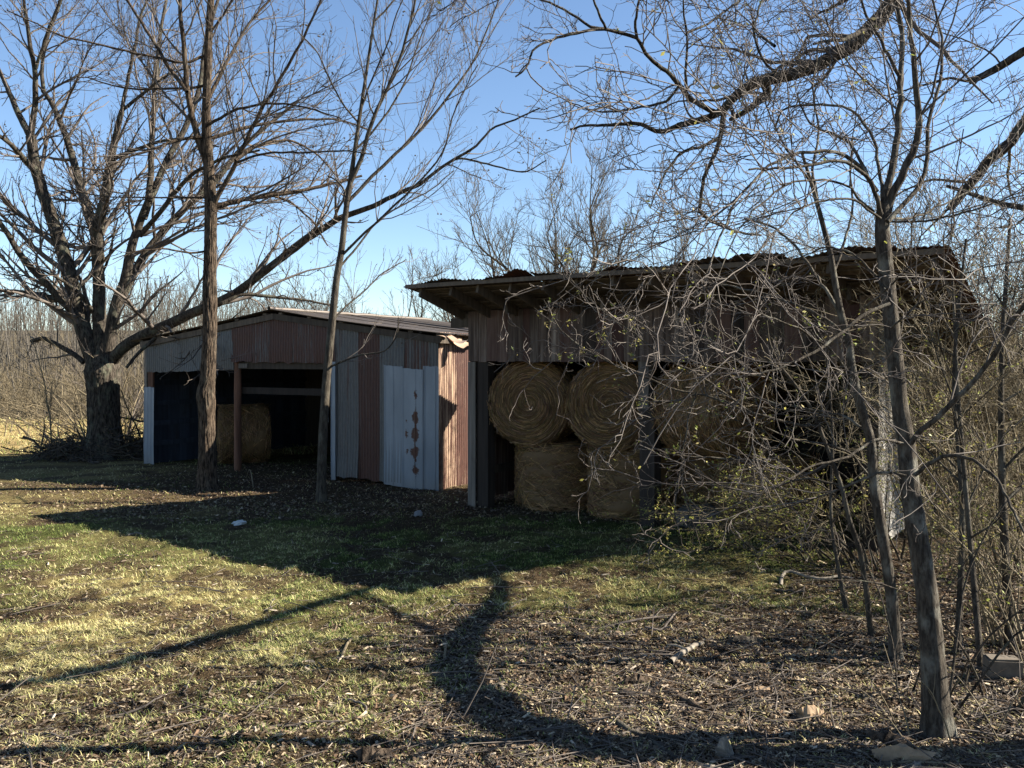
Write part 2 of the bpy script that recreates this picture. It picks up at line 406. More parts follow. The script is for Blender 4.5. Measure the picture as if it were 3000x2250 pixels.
box('beam', lb, RAFTER, 0, 3.2, .05, .10, 2.3, 2.45)
box('block', lb, POST, 3.28, 3.55, .0, .04, 2.36, 2.46)
# left wall: planks inside with girts, seen through the first bay
y = 0.06
while y < LD:
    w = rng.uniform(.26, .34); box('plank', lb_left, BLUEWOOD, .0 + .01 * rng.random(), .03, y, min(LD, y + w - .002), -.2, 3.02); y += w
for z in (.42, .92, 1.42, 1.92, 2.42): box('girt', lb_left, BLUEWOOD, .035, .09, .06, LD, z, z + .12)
y = 0.0
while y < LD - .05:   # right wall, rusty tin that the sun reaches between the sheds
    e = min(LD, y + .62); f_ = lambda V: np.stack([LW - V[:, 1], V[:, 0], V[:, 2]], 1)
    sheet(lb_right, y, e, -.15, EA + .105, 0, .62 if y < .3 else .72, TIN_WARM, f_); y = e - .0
for x in np.arange(.02, LW - .2, .9):
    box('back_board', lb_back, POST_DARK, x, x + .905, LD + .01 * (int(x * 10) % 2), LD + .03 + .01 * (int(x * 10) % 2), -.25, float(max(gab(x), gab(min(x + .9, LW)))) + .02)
box('back_board', lb_back, POST_DARK, .1, LW - .1, LD + .05, LD + .06, 2.8, 3.3)
# roof: two slopes of old tin over purlins, with a ragged front edge
RO = .34
for side in (-1, 1):
    y = -.16
    for k in range(9):
        w = .66; L = LW / 2 + RO; sl = (PK - EA) / (LW / 2); drop = rng.normal(0, .02)
        def rr(V, side=side, sl=sl):
            u = V[:, 2]; return np.stack([LW / 2 + side * u, V[:, 0], PK + .10 - sl * u - V[:, 1] - .035 * np.sin(u / L * math.pi) * (V[:, 0] < 3)], 1)
        _sid[0] += 1
        V, Fq = corr(y, y + w + .12, L + rng.normal(0, .05), -.02, .012 * (k % 2), nz=14, jag=.05, warp=.006, seed=_sid[0] + 77)
        if k == 0: V[:, 0] += (np.abs(V[:, 0] - y) < .12) * rng.normal(0, .03, len(V)) * 0
        o = part('roof_sheet', rr(V), Fq, ROOFTIN, lb_roof, smooth=True); o.color = (.25 + .3 * rng.random(), 0, 0, 1); y += w
    sl = (PK - EA) / (LW / 2)
    for k, u in enumerate((.25, 1.1, 2.0, 2.9, 3.8, 4.5)):
        x = LW / 2 + side * u; z = PK + .055 - sl * u
        box('purlin', lb_roof, RAFTER, x - .06, x + .06, -.12 + .05 * rng.random(), LD, z - .035, z + .005)
    beam('rafter', lb_roof, RAFTER, (LW / 2, -.05, PK - .05), (LW / 2 + side * (LW / 2 + .1), -.05, PK - .05 - sl * (LW / 2 + .1)), .05, .13)
V, Fq = tubes(np.stack([np.full(20, LW / 2), np.linspace(-.18, LD + .3, 20), PK + .115 + rng.normal(0, .006, 20)], 1), np.full(20, .045), 8)
o = part('ridge_cap', V, Fq, ROOFTIN, lb_roof, smooth=True); o.color = (.3, 0, 0, 1)
for k, (yy, l, tw, dz) in enumerate([(-.22, .55, .2, -.16), (-.02, .75, -.3, -.10), (.3, .5, .25, -.18)]):  # torn sheets curling off the eave
    n = 12; s = np.linspace(0, 1, n)[:, None]; c = np.linspace(-.09, .09, 5)[None]
    V = np.stack([LW + .1 + l * s + 0 * c, yy + c + tw * s, EA + .02 + dz * s + .05 * np.sin(5 * s + k) + c * .4 * s], -1).reshape(-1, 3)
    i = np.arange(n - 1)[:, None] * 5 + np.arange(4)[None]
    o = part('torn_strip', V, np.stack([i, i + 5, i + 6, i + 1], -1).reshape(-1, 4), TIN_WARM, lb_roof, smooth=True); o.color = (.2, 0, 0, 1)
box('eave_beam', lb_roof, RAFTER, LW + .02, LW + .12, -.12, LD, EA - .12, EA + .085)

def lbw(x, y, z=0.0):
    c, s = math.cos(LBA), math.sin(LBA); return np.array([LB0[0] + c * x - s * y, LB0[1] + s * x + c * y, z])

# ------------------------------------------------------------------ hay shed on the right: boards over an open front, wide eave
RB0 = np.array([-.744, 15.5, 0.0]); RBA = math.atan2(-.585, .811); RW, RD = 6.79, 2.6
rb = thing('hay_shed', 'brown board hay shed with deep overhanging eave and round bales in its open front', 'shed', RB0, RBA)
rb_front, rb_roof, rb_side, rb_back = [group_part(rb, n_) for n_ in ('front_boarding', 'roof', 'side_wall', 'back_wall')]; rb_end = group_part(rb, 'side_wall')
zr = lambda y: 3.76 - .30 * (y + 1.2)          # underside of roof slats
x = 0.0
while x < RW - .04:
    w = float(rng.uniform(.13, .25)); e = min(RW, x + w); e = RW if RW - e < .09 else e
    V = boxv(x, e - .006, -.022 - .008 * rng.random(), 0, 2.50 + rng.normal(0, .008), 3.365 + .02 * rng.random()); V[:, 0] += (V[:, 2] - 2.5) * rng.normal(0, .004)
    o = part('board', V, BOXF, BOARD, rb_front); o.color = (rng.random(), rng.random(), 0, 1); x = e
box('header_beam', rb, RAFTER, -.44, RW + .1, .02, .07, 3.10, 3.27)
box('header_beam', rb, RAFTER, -.40, RW, .08, .13, 3.275, 3.35)
box('header_beam', rb, POST_DARK, 0, RW, .02, .09, 2.56, 2.72)
# front posts
box('corner_board', rb, POST, -.01, .15, -.03, .0, -.02, 2.5)
box('corner_post', rb, POST_DARK, .17, .40, .01, .20, -.1, 3.2)
box('post', rb, POST, 3.30, 3.47, .0, .14, 1.75, 2.62)
box('post', rb, POST_DARK, 3.33, 3.58, -.02, .2, -.1, 1.78)
box('corner_post', rb, POST_DARK, RW - .2, RW, .0, .2, -.1, 3.2)
# walls
def wall_boards(nm, fixed, a0, a1, top, mat, along_x, wall, gap=.012, thick=.022, w0=.14, w1=.24):
    a = a0; k = 0
    while a < a1 - .04:
        w = float(rng.uniform(w0, w1)); e = min(a1, a + w); e = a1 if a1 - e < .08 else e
        g = gap if k % 2 else gap * .3; zt_ = top((a + e) / 2); z0 = .06 + .05 * rng.random()
        if along_x: V = boxv(a, e - g, fixed, fixed + thick, z0, zt_)
        else: V = boxv(fixed, fixed + thick, a, e - g, z0, zt_)
        o = part(nm, V, BOXF, mat, wall); o.color = (rng.random(), rng.random(), 0, 1); a = e; k += 1
wall_boards('side_board', 0.0, .02, RD, lambda t: zr(t) - .06, BOARD, False, rb_side)
wall_boards('side_board', RW - .022, .0, RD, lambda t: zr(t) - .12, BOARD_PALE, False, rb_end, .004)
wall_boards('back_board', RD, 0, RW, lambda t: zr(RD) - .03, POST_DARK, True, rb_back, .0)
for z in (.5, 1.15, 2.2): box('girt', rb_side, RAFTER, .024, .07, .2, RD, z, z + .14)
for z in (1.0, 2.0): box('girt', rb_back, RAFTER, .05, RW - .05, RD - .06, RD - .005, z, z + .14)
# roof: rafters, slats and tin
XL, XR, YF, YB = -.42, RW + 1.02, -1.2, RD + .10
for k, x in enumerate(np.arange(-.15, RW + .95, .60)):
    x = float(x + rng.normal(0, .015)); y0 = YF + .10 + .05 * rng.random(); h = .15
    V = beamv((x, y0, zr(y0) - h / 2 - .002), (x, YB - .05, zr(YB - .05) - h / 2 - .002), .045, h)
    V[:4, 2] += rng.normal(0, .008); o = part('rafter', V, BOXF, RAFTER, rb_roof); o.color = (rng.random(), 0, 0, 1)
    if k % 3 == 2: box('rafter_block', rb_roof, RAFTER, x + .03, x + .08, -.4, -.2, zr(-.3) - .2, zr(-.3) - .01)
y = YF + .03
while y < YB:
    w = float(rng.uniform(.09, .16))
    V = boxv(XL + rng.uniform(0, .12), XR - rng.uniform(0, .15), y, y + w, 0, .022); V[:, 2] += zr(V[:, 1])
    o = part('roof_slat', V, BOXF, RAFTER, rb_roof); o.color = (rng.random(), 0, 0, 1); y += w + float(rng.uniform(.03, .10))
x = XL - .02
wav = rng.normal(0, 1, 40)
for k in range(13):
    w = .64
    L0 = YF - .06 + rng.normal(0, .03)
    V, Fq = corr(x, min(x + w + .03, XR + .04), L0, YB + .05, .003 * (k % 2), nz=9, jag=.02, warp=.006, amp=.008, seed=500 + k)
    yy = V[:, 2].copy(); front = np.clip((YF + .25 - yy) / .3, 0, 1)
    lift = np.interp(V[:, 0], np.linspace(XL, XR, 40), wav) * .030 * front
    V = np.stack([V[:, 0], yy, zr(yy) + .045 - V[:, 1] + lift], 1)
    o = part('roof_sheet', V, Fq, ROOFTIN, rb_roof, smooth=True); o.color = (.35 + .4 * rng.random(), 0, 0, 1); x += w
    if x > XR: break
V = boxv(XL + .02, XR - .05, YF - .01, YF + .015, zr(YF) - .045, zr(YF) + .02); o = part('fascia', V, BOXF, RAFTER, rb_roof); o.color = (.8, 0, 0, 1)
def rbw(x, y, z=0.0):
    c, s = math.cos(RBA), math.sin(RBA); return np.array([RB0[0] + c * x - s * y, RB0[1] + s * x + c * y, z])

# ------------------------------------------------------------------ round hay bales
def bale_meshes(seed, r=.72, l=1.14):
    g = np.random.default_rng(seed); k = 48; m = 12
    # body: lathe of rounded cylinder about local z, with bulges
    prof = [(0, 0)] + [(r * f, .03 * f * f) for f in (.15, .3, .45, .6, .75, .88)] + [(r * .965, .06), (r, .13)]
    prof += [(r * (1 + .012 * math.sin(j * 1.9)), .13 + (l - .26) * j / m) for j in range(1, m)]
    prof += [(r, l - .13), (r * .965, l - .06)] + [(r * f, l - .03 * f * f) for f in (.88, .75, .6, .45, .3, .15)] + [(0, l)]
    prof = np.array(prof); n = len(prof); an = 2 * np.pi * np.arange(k) / k
    nz = fbm(np.cos(an)[None] * 2 + 9 + seed, (np.sin(an)[None] * 2 + prof[:, 1:2] * 3 + 20), 4)
    R = prof[:, :1] * (1 + .10 * (nz - .5)); Z = prof[:, 1:2] + (nz - .5) * .07
    V = np.stack([R * np.cos(an), R * np.sin(an), Z + 0 * an], -1).reshape(-1, 3)
    i = np.arange(n - 1)[:, None] * k + np.arange(k)[None]; j = np.arange(n - 1)[:, None] * k + (np.arange(k)[None] + 1) % k
    Fq = np.stack([i, j, j + k, i + k], -1).reshape(-1, 4)
    vc = np.array([.13, .076, .033]) * (.75 + .5 * nz.reshape(-1, 1))
    body = mesh_np('hay_body', V, Fq, [STRAW], True, vc)
    # straws: ribbons following the winding
    N1, N2 = 5200, 4200
    a = g.uniform(0, 2 * np.pi, N1); z = g.uniform(.02, l - .02, N1); ln = g.uniform(.10, .34, N1); dz = g.normal(0, .07, N1)
    t = np.linspace(-.5, .5, 3)[None]
    aa = a[:, None] + t * ln[:, None] / r; rr = r * (1.005 + .014 * g.random((N1, 1)) + .05 * g.random((N1, 1)) ** 6 * np.abs(t * 2) ** 2)
    PA = np.stack([rr * np.cos(aa), rr * np.sin(aa), z[:, None] + dz[:, None] * t * 2], -1)
    rad = r * np.sqrt(g.uniform(.001, .98, N2)); a = g.uniform(0, 2 * np.pi, N2); ln = g.uniform(.06, .22, N2); top = g.random(N2) < .5
    aa = a[:, None] + t * (ln / np.maximum(rad, .05))[:, None]
    r2 = rad[:, None] + (t * ln[:, None] * .12) + g.normal(0, .006, (N2, 1))
    out = .008 + .02 * g.random((N2, 1)) + .06 * g.random((N2, 1)) ** 5
    zz = np.where(top[:, None], l - .03 * (r2 / r) ** 2 + out, .03 * (r2 / r) ** 2 - out)
    PB = np.stack([r2 * np.cos(aa), r2 * np.sin(aa), zz], -1)
    P = np.concatenate([PA, PB]); N = len(P)
    wv = norm(g.normal(0, 1, (N, 1, 3))) * g.uniform(.0022, .0062, (N, 1, 1))
    V = np.stack([P - wv, P + wv], 2).reshape(-1, 3)
    q = np.array([[2 * s, 2 * s + 1, 2 * s + 3, 2 * s + 2] for s in range(2)]); Fq = (q[None] + (np.arange(N) * 6)[:, None, None]).reshape(-1, 4)
    c = np.array([.31, .185, .082]) * (.3 + 1.2 * g.random((N, 1)) ** 1.6) * np.array([1, 1, 1]) + g.normal(0, .012, (N, 3)); c = np.clip(c, .02, 1)
    return body, mesh_np('hay_straws', V, Fq, [STRAW], False, np.repeat(c, 6, 0))
BM = [bale_meshes(s) for s in (11, 12, 13)]
def bale(label, loc, rot, k=0, sc=(1, 1, 1), group=None):
    t = thing('round_hay_bale', label, 'hay bale', loc, 0, group); t.rotation_euler = rot; t.scale = sc
    for nm, me in zip(('bale_body', 'loose_straw'), BM[k]):
        o = bpy.data.objects.new(nm, me); COL.objects.link(o); o.parent = t
        if nm == 'loose_straw': o['kind'] = 'stuff'
    return t
def lying(label, x, y, z, face, k, spin=0.0, bw=rbw, base=RBA, r=.72):
    """a bale on its side: its axis level, its end turned by face from the shed's front; x, y is the centre of the near end"""
    p = bw(x, y, z); m = Matrix.Rotation(base + face, 4, 'Z') @ Matrix.Rotation(-math.pi / 2, 4, 'X') @ Matrix.Rotation(spin, 4, 'Z')
    return bale(label, p, m.to_euler(), k)
HB = 'round hay bales in the hay shed'
def standing(label, x, y, k, spin=0.0, sc=.94, bw=rbw):
    return bale(label, bw(x, y, .0), (0, 0, spin), k, (1.04, 1.04, sc), HB)
BT = 1.14 * .94
standing('upright hay bale at the foot of the leftmost stack in the hay shed', 1.22, .98, 1, .3)
standing('upright hay bale under the second spiral bale, left of the middle post', 2.70, .98, 2, 1.7)
standing('upright hay bale in the shadow just behind the dark middle post', 3.75, 1.75, 0, 4.0)
standing('upright hay bale at the bottom of the right bay behind the branches', 4.95, .95, 1, 2.2)
lying('hay bale with its spiral end showing, nearest the left corner of the hay shed', 1.12, .20, BT + .73, math.radians(17), 0, .5)['group'] = HB
lying('second hay bale with its spiral end showing, beside the middle post', 2.68, .20, BT + .735, math.radians(14), 2, 2.0)['group'] = HB
lying('hay bale lying on top of the stack in the right bay', 4.90, .30, BT + .71, math.radians(75), 1, 1.0)['group'] = HB
lying('hay bale lying high up behind the dark middle post', 3.85, 1.1, BT + .72, math.radians(10), 1, 3.0)['group'] = HB
lying('lone hay bale on the ground inside the tin shed', 1.45, 1.05, .70, math.radians(-40), 0, 0, lbw, LBA)

# number plate nailed to the wall inside the hay shed
pl = thing('number_sign', 'small pale metal sign reading 100 nailed inside the hay shed', 'sign', rbw(.075, .62, 1.22), RBA + math.pi / 2)
V = boxv(-.17, .17, -.004, .004, 0, .20); V[:, 2] += V[:, 0] * .18; part('plate', V, BOXF, PLATE, pl)
fc = bpy.data.curves.new('digits', 'FONT'); fc.body = '100'; fc.size = .17; fc.align_x = 'CENTER'; fc.extrude = .001
ft = bpy.data.objects.new('digits_text', fc); COL.objects.link(ft); bpy.context.view_layer.update()
fm = bpy.data.meshes.new_from_object(ft.evaluated_get(bpy.context.evaluated_depsgraph_get())); bpy.data.objects.remove(ft); fm.materials.clear(); fm.materials.append(INK)
fo = bpy.data.objects.new('digits', fm); COL.objects.link(fo); fo.parent = pl; fo.location = (.03, -.008, .04); fo.rotation_euler = (math.pi / 2, -.17, 0)
# notice card, shovel, sack and rocks in and before the tin shed
nt_ = thing('notice_card', 'small pale card fixed to the post of the tin shed doorway', 'card', lbw(5.98, .1, 1.22), LBA)
part('card', boxv(-.13, .02, -.1, -.092, .14, .33), BOXF, PAPER, nt_); part('card', boxv(-.13, .02, -.102, -.094, 0, .13), BOXF, PAPER, nt_)
sh = thing('shovel', 'long handled shovel leaning in the dark bay of the tin shed', 'shovel', lbw(5.55, 2.2, 0), LBA)
V, Fq = tubes(np.array([[.1, 0, .3], [-.1, .03, .9], [-.32, .06, 1.5]]), np.full(3, .017), 8); part('handle', V, Fq, POST, sh)
n = 9; a = np.linspace(-1, 1, n)[:, None]; b = np.linspace(0, 1, n)[None]
V = np.stack([.14 + a * .12 * (1 - .6 * b ** 3), .03 * a * a + 0 * b, .32 - .30 * b + 0 * a], -1).reshape(-1, 3); i = np.arange(n - 1)[:, None] * n + np.arange(n - 1)[None]
part('blade', V, np.stack([i, i + n, i + n + 1, i + 1], -1).reshape(-1, 4), STEEL, sh, True)
def lump(name, label, cat, loc, size, mat, seed, rz=0.0, k=9, flat=.25):
    g = np.random.default_rng(seed); th = np.linspace(0, math.pi, k)[:, None]; ph = np.linspace(0, 2 * np.pi, 2 * k, endpoint=False)[None]
    d = np.stack([np.sin(th) * np.cos(ph), np.sin(th) * np.sin(ph), np.cos(th) + 0 * ph], -1)
    rr = 1 + flat * (g.random((k, 2 * k)) - .5); rr[0] = rr[0, 0]; rr[-1] = rr[-1, 0]
    V = (np.sign(d) * np.abs(d) ** .7 * rr[..., None]) * np.array(size) / 2; V[..., 2] += size[2] * .42
    i = np.arange(k - 1)[:, None] * 2 * k + np.arange(2 * k)[None]; j = np.arange(k - 1)[:, None] * 2 * k + (np.arange(2 * k)[None] + 1) % (2 * k)
    o = part(name, V.reshape(-1, 3), np.stack([i, i + 2 * k, j + 2 * k, j], -1).reshape(-1, 4), mat, None)
    o.location = [float(c) for c in loc]; o.rotation_euler = (0, 0, rz)
    return tag(o, label, cat)
lump('feed_sack', 'crumpled white sack on the floor inside the tin shed', 'sack', lbw(5.0, 2.3, 0), (.45, .3, .2), WHITE, 3)
lump('plastic_scrap', 'white scrap lying on the shaded dirt left of the hay shed', 'litter', ground_pt(1225, 1512), (.13, .09, .09), WHITE, 5, .4, 6, .7)
lump('plastic_scrap', 'flat grey scrap lying in the shaded grass before the slim trunk', 'litter', ground_pt(700, 1538), (.22, .13, .07), PAPER, 6, .8, 6, .6)
lump('rock', 'dark rounded rock in front of the right bay of the hay shed', 'rock', ground_pt(2050, 1545), (.75, .6, .36), ROCK, 8)

# ------------------------------------------------------------------ growing branches
def grow(P, R, dens, rel, g, ang=.75, npt=5, t0=.15, t1=1.0, up=.35, wob=.14, rmul=.6, rmin=.003, lmin=.1, lmax=9.0, grav=(0, 0, 1), fade=.55):
    N, n, _ = P.shape
    L = np.linalg.norm(np.diff(P, axis=1), axis=2).sum(1)
    c = g.poisson(L * dens); idx = np.repeat(np.arange(N), c); M = len(idx)
    t = g.uniform(t0, t1, M); f = t * (n - 1); i = np.clip(f.astype(int), 0, n - 2); fr = (f - i)[:, None]
    p = P[idx, i] * (1 - fr) + P[idx, i + 1] * fr; r = R[idx, i] * (1 - fr[:, 0]) + R[idx, i + 1] * fr[:, 0]
    tan = norm(P[idx, i + 1] - P[idx, i]); rv = g.normal(0, 1, (M, 3)); perp = norm(rv - (rv * tan).sum(1, keepdims=True) * tan)
    a = g.normal(ang, .2, M)[:, None]; d = tan * np.cos(a) + perp * np.sin(a)
    ln = np.clip(rel * L[idx] * (1 - fade * t) * g.uniform(.45, 1.25, M), lmin, lmax); step = (ln / (npt - 1))[:, None]
    Q = np.empty((M, npt, 3)); Q[:, 0] = p; gv = np.array(grav, float)
    for j in range(1, npt):
        d = norm(d + up * gv / npt * 2 + g.normal(0, wob, (M, 3))); Q[:, j] = Q[:, j - 1] + d * step
    r0 = np.minimum(np.maximum(r * rmul, rmin), .02 * ln + rmin)
    return Q, np.maximum(r0[:, None] * (1 - .75 * np.linspace(0, 1, npt)), rmin * .7)

def leafquads(P, g, per, size, cols, spread=.03, flat=.5):
    """little leaves near the ends of twigs"""
    M = len(P); idx = g.integers(0, M, per); n = P.shape[1]; k = g.integers(n // 2, n, per)
    c = P[idx, k] + g.normal(0, spread, (per, 3)); s = size * g.uniform(.6, 1.3, (per, 1))
    a = norm(g.normal(0, 1, (per, 3)) * [1, 1, flat]); b = norm(np.cross(a, g.normal(0, 1, (per, 3))))
    V = np.stack([c - a * s, c + b * s * .45, c + a * s, c - b * s * .45], 1).reshape(-1, 3)
    Fq = np.arange(per * 4).reshape(-1, 4)
    cc = np.array(cols)[g.integers(0, len(cols), per)] * g.uniform(.7, 1.25, (per, 1))
    return V, Fq, np.repeat(cc, 4, 0)

def limb(Y0, spec, n=22, wobble=.012, seed=0, ws=1.0):
    """spec: width in px at start and end, depth offset at start and end, and the points the photograph shows"""
    w0, w1, d0, d1, pts = spec; w0 *= ws; w1 *= ws; pts = [tuple(map(float, p)) for p in pts]
    if pts[-1][1] < 12:       # goes on above the frame
        (u0, v0), (u1, v1) = pts[-2], pts[-1]; s = 240 / max(1, math.hypot(u1 - u0, v1 - v0)); pts.append((u1 + (u1 - u0) * s, v1 + (v1 - v0) * s)); w1 *= .45
    pts = np.array(pts); s = np.concatenate([[0], np.cumsum(np.hypot(*np.diff(pts, axis=0).T))]); s /= s[-1]
    Y = Y0 + d0 + (d1 - d0) * s; W = w0 + (w1 - w0) * s
    A = np.stack([(pts[:, 0] - CU) / F * Y, Y, CH + (HZ - pts[:, 1]) / F * Y, W / 2 / F * Y], 1)
    A = resample(A, n, 1); g = np.random.default_rng(seed + int(abs(pts[0, 0]) * 7 + abs(pts[-1, 1]) * 3))
    L = np.linalg.norm(np.diff(A[:, :3], axis=0), axis=1).sum()
    A[1:-1, :3] += g.normal(0, wobble * min(L / n * 3, .5), (n - 2, 3))
    return A[:, :3], A[:, 3]

def barked(P, R, k=44, n=150, amp=.09, freq=11, seed=0, flare=1.6):
    """trunk surface with furrowed bark"""
    A = resample(np.concatenate([P, R[:, None]], 1), n, 6); V, Fq = tubes(A[:, :3], A[:, 3], k); V = V.reshape(n, k, 3)
    th = np.arange(k)[None] / k * freq; z = np.cumsum(np.concatenate([[0], np.linalg.norm(np.diff(A[:, :3], axis=0), axis=1)]))[:, None]
    th2 = np.where(np.arange(k)[None] < k / 2, th, freq - th)
    h = fbm(th2 * 1.0 + 40 + seed + .7 * fbm(th2 * .4, z * 2, 2), z * 3.2 + 0 * th, 3)
    rid = np.abs(h - .5) * 2
    V = A[:, None, :3] + (V - A[:, None, :3]) * (1 + amp * (.5 - rid * 1.6) + .05 * (fbm(th2 * .3 + 9, z * .8 + 0 * th, 2) - .5))[..., None]
    fl = np.exp(-z / .16) * (z < 2) * (.35 * np.clip(np.cos(np.arange(k)[None] / k * 2 * np.pi * 5 + seed) + .5 * np.cos(np.arange(k)[None] / k * 2 * np.pi * 3 + 2 * seed), -.2, 1.2)) * flare
    V = A[:, None, :3] + (V - A[:, None, :3]) * (1 + fl)[..., None]
    return V.reshape(-1, 3), Fq

def tree(name, label, cat, base, trunk, limbs, levels, mats, seed, group=None, limb_k=9, leaves=None, trunk_k=44, freq=11, skip=0, twig_sides=3, amp=.09, tn=150):
    """trunk (P, R) and limbs [(P, R)]; levels: list of dicts for grow()"""
    g = np.random.default_rng(seed); t = thing(name, label, cat, base, 0, group)
    part('trunk', *barked(*trunk, trunk_k, tn, amp, freq, seed), mats[0], t, True, world_co=True)
    for P, R in limbs:
        part('limb', *tubes(P, R, limb_k), mats[0], t, True, world_co=True)
    n = 22; PP = np.stack([resample(np.concatenate([P, R[:, None]], 1), n, 0) for P, R in (limbs[:-skip] if skip else limbs)]); P, R = PP[..., :3], PP[..., 3]
    VV, FF, off = [], [], 0; out = []
    for k, lv in enumerate(levels):
        P, R = grow(P, R, g=g, **lv); out.append(P)
        if len(P) == 0: break
        V, Fq = tubes(P, R, 5 if k == 0 else twig_sides); VV.append(V); FF.append(Fq + off); off += len(V)
    if VV: part('twigs', np.concatenate(VV), np.concatenate(FF), mats[1], t, True, world_co=True, kind='stuff')
    if leaves: leaves(t, out, g)
    return t, out

def seedheads(count, size, col):
    def f(t, out, g):
        P = out[-2]; idx = g.integers(0, len(P), count); c = P[idx, -1] + g.normal(0, .03, (count, 3)); d = np.array([[1, 0, 0], [-1, 0, 0], [0, 1, 0], [0, -1, 0], [0, 0, 1], [0, 0, -1]], float)
        V = c[:, None] + d[None] * size * g.uniform(.6, 1.3, (count, 1, 1)); q = np.array([[0, 2, 4], [2, 1, 4], [1, 3, 4], [3, 0, 4], [2, 0, 5], [1, 2, 5], [3, 1, 5], [0, 3, 5]])
        part('seedheads', V, (q[None] + (np.arange(count) * 6)[:, None, None]).reshape(-1, 3), TWIG_D, t, world_co=True, kind='stuff')
    return f
def greenery(count, size, cols, nm='leaves', level=-1, spread=.02):
    def f(t, out, g):
        V, Fq, c = leafquads(out[level], g, count, size, cols, spread); part(nm, V, Fq, GREENLEAF, t, col=c, world_co=True, kind='stuff')
    return f
YG = [(.26, .27, .06), (.21, .24, .055), (.33, .30, .08), (.30, .24, .09)]

# ---- the big spreading tree on the left
YA = 23.2
A_LIMBS = [
    (62, 36, 0, .4, [(285, 1075), (262, 1030), (240, 953), (217, 877), (203, 795), (185, 745), (167, 678), (136, 601), (104, 497), (90, 400)]),
    (26, 9, .4, 1.6, [(92, 405), (63, 353), (27, 271), (0, 212), (-40, 130)]),
    (24, 7, .4, -.8, [(90, 400), (102, 316), (106, 226), (95, 167), (79, 68), (70, 0)]),
    (12, 5, 0, -.9, [(106, 200), (113, 172), (136, 104), (155, 50), (176, 0)]),
    (26, 8, .3, -1.5, [(104, 497), (81, 479), (40, 430), (0, 398), (-60, 370)]),
    (54, 16, 0, 1.5, [(300, 1060), (292, 1000), (290, 900), (288, 800), (284, 700), (262, 633), (235, 542), (217, 475), (190, 393), (160, 310), (125, 265)]),
    (15, 6, 1.5, 2.2, [(128, 268), (120, 200), (135, 120), (165, 40), (180, 0)]),
    (46, 20, .2, -.9, [(288, 760), (285, 665), (307, 588), (316, 511), (328, 452), (344, 375), (357, 325)]),
    (15, 6, -.9, -1.6, [(357, 325), (362, 289), (375, 235), (384, 180), (398, 130), (405, 60), (430, 0)]),
    (14, 5, -.9, -2.2, [(357, 325), (393, 294), (429, 267), (460, 240), (497, 217), (560, 195)]),
    (16, 6, -.5, -2.6, [(325, 470), (362, 452), (429, 425), (497, 409), (565, 405), (640, 430)]),
    (50, 24, 0, -.3, [(312, 1050), (328, 953), (339, 886), (366, 829), (384, 723), (407, 655), (434, 588)]),
    (24, 10, -.3, .8, [(434, 588), (441, 520), (445, 407), (452, 316), (459, 203), (470, 90), (488, 0)]),
    (28, 12, -.3, 1.6, [(420, 640), (434, 588), (470, 520), (488, 461), (520, 420), (560, 340), (590, 240), (600, 120), (640, 0)]),
    (36, 10, .1, 2.0, [(340, 900), (396, 795), (430, 732), (497, 655), (565, 588), (633, 533), (700, 440), (790, 360), (870, 300)]),
    (20, 8, -.2, -1.8, [(410, 690), (461, 633), (511, 565), (565, 506), (660, 460), (760, 440)]),
    (46, 26, 0, -2.2, [(325, 1060), (345, 1035), (362, 1015), (418, 983), (497, 948), (592, 904), (655, 881), (705, 849), (768, 800), (835, 750)]),
    (30, 13, -2.2, -3.0, [(830, 752), (904, 696), (972, 651), (1022, 628), (1090, 606), (1181, 560), (1235, 538)]),
    (13, 5, -3.0, -3.3, [(1230, 540), (1289, 493), (1343, 461), (1407, 420), (1438, 375), (1500, 355), (1583, 316)]),
    (9, 4, -3.0, -3.6, [(1300, 487), (1343, 461), (1420, 478), (1500, 500), (1540, 506), (1600, 470)]),
    (16, 6, -2.0, -1.2, [(650, 890), (705, 860), (800, 870), (900, 880), (990, 900)]),
    (20, 14, 0, .5, [(245, 1062), (226, 1044), (190, 1022), (158, 1006), (131, 990), (110, 994), (92, 1000)]),
    (24, 9, .1, 1.0, [(210, 905), (192, 885), (136, 868), (68, 856), (0, 850), (-60, 836)]),
    (32, 16, .1, -1.0, [(232, 950), (205, 905), (170, 870), (136, 830), (90, 784), (56, 745), (27, 692), (0, 651), (-50, 600)]),
    (17, 5, .1, -1.4, [(271, 910), (237, 863), (205, 838), (170, 813), (120, 790), (68, 775)]),
    (15, 11, -1.6, -1.9, [(470, 975), (440, 1005), (415, 1025), (392, 1050), (370, 1078)]),
    (13, 5, .2, 1.6, [(290, 860), (300, 800), (318, 760), (330, 700), (345, 640)]),
]
ta = [at(u, v, YA) for u, v in ((312, 1362), (308, 1320), (305, 1250), (303, 1150), (300, 1085), (296, 1040))]
tw_ = np.array([150, 108, 88, 86, 96, 70]) / 2 / F * YA
lvA = [dict(dens=2.1, rel=.62, ang=.85, npt=10, lmin=.7, lmax=4.6, up=.16, wob=.12, rmul=.48, rmin=.010, fade=.45),
       dict(dens=3.6, rel=.50, ang=.72, npt=6, lmin=.35, lmax=2.0, up=.25, wob=.16, rmul=.6, rmin=.0068),
       dict(dens=5.0, rel=.5, ang=.7, npt=4, lmin=.15, lmax=.8, up=.25, wob=.2, rmul=.65, rmin=.0046, t0=.15)]
tree('spreading_tree', 'huge bare spreading tree with many thick limbs, left of the tin shed', 'tree', at(312, 1358, YA) * [1, 1, 0],
     (np.array(ta), tw_), [limb(YA, s, seed=1, ws=.80) for s in A_LIMBS], lvA, (BARK_A, TWIG_A), 21, leaves=seedheads(1300, .022, None), freq=34, trunk_k=120, tn=260, amp=.10)

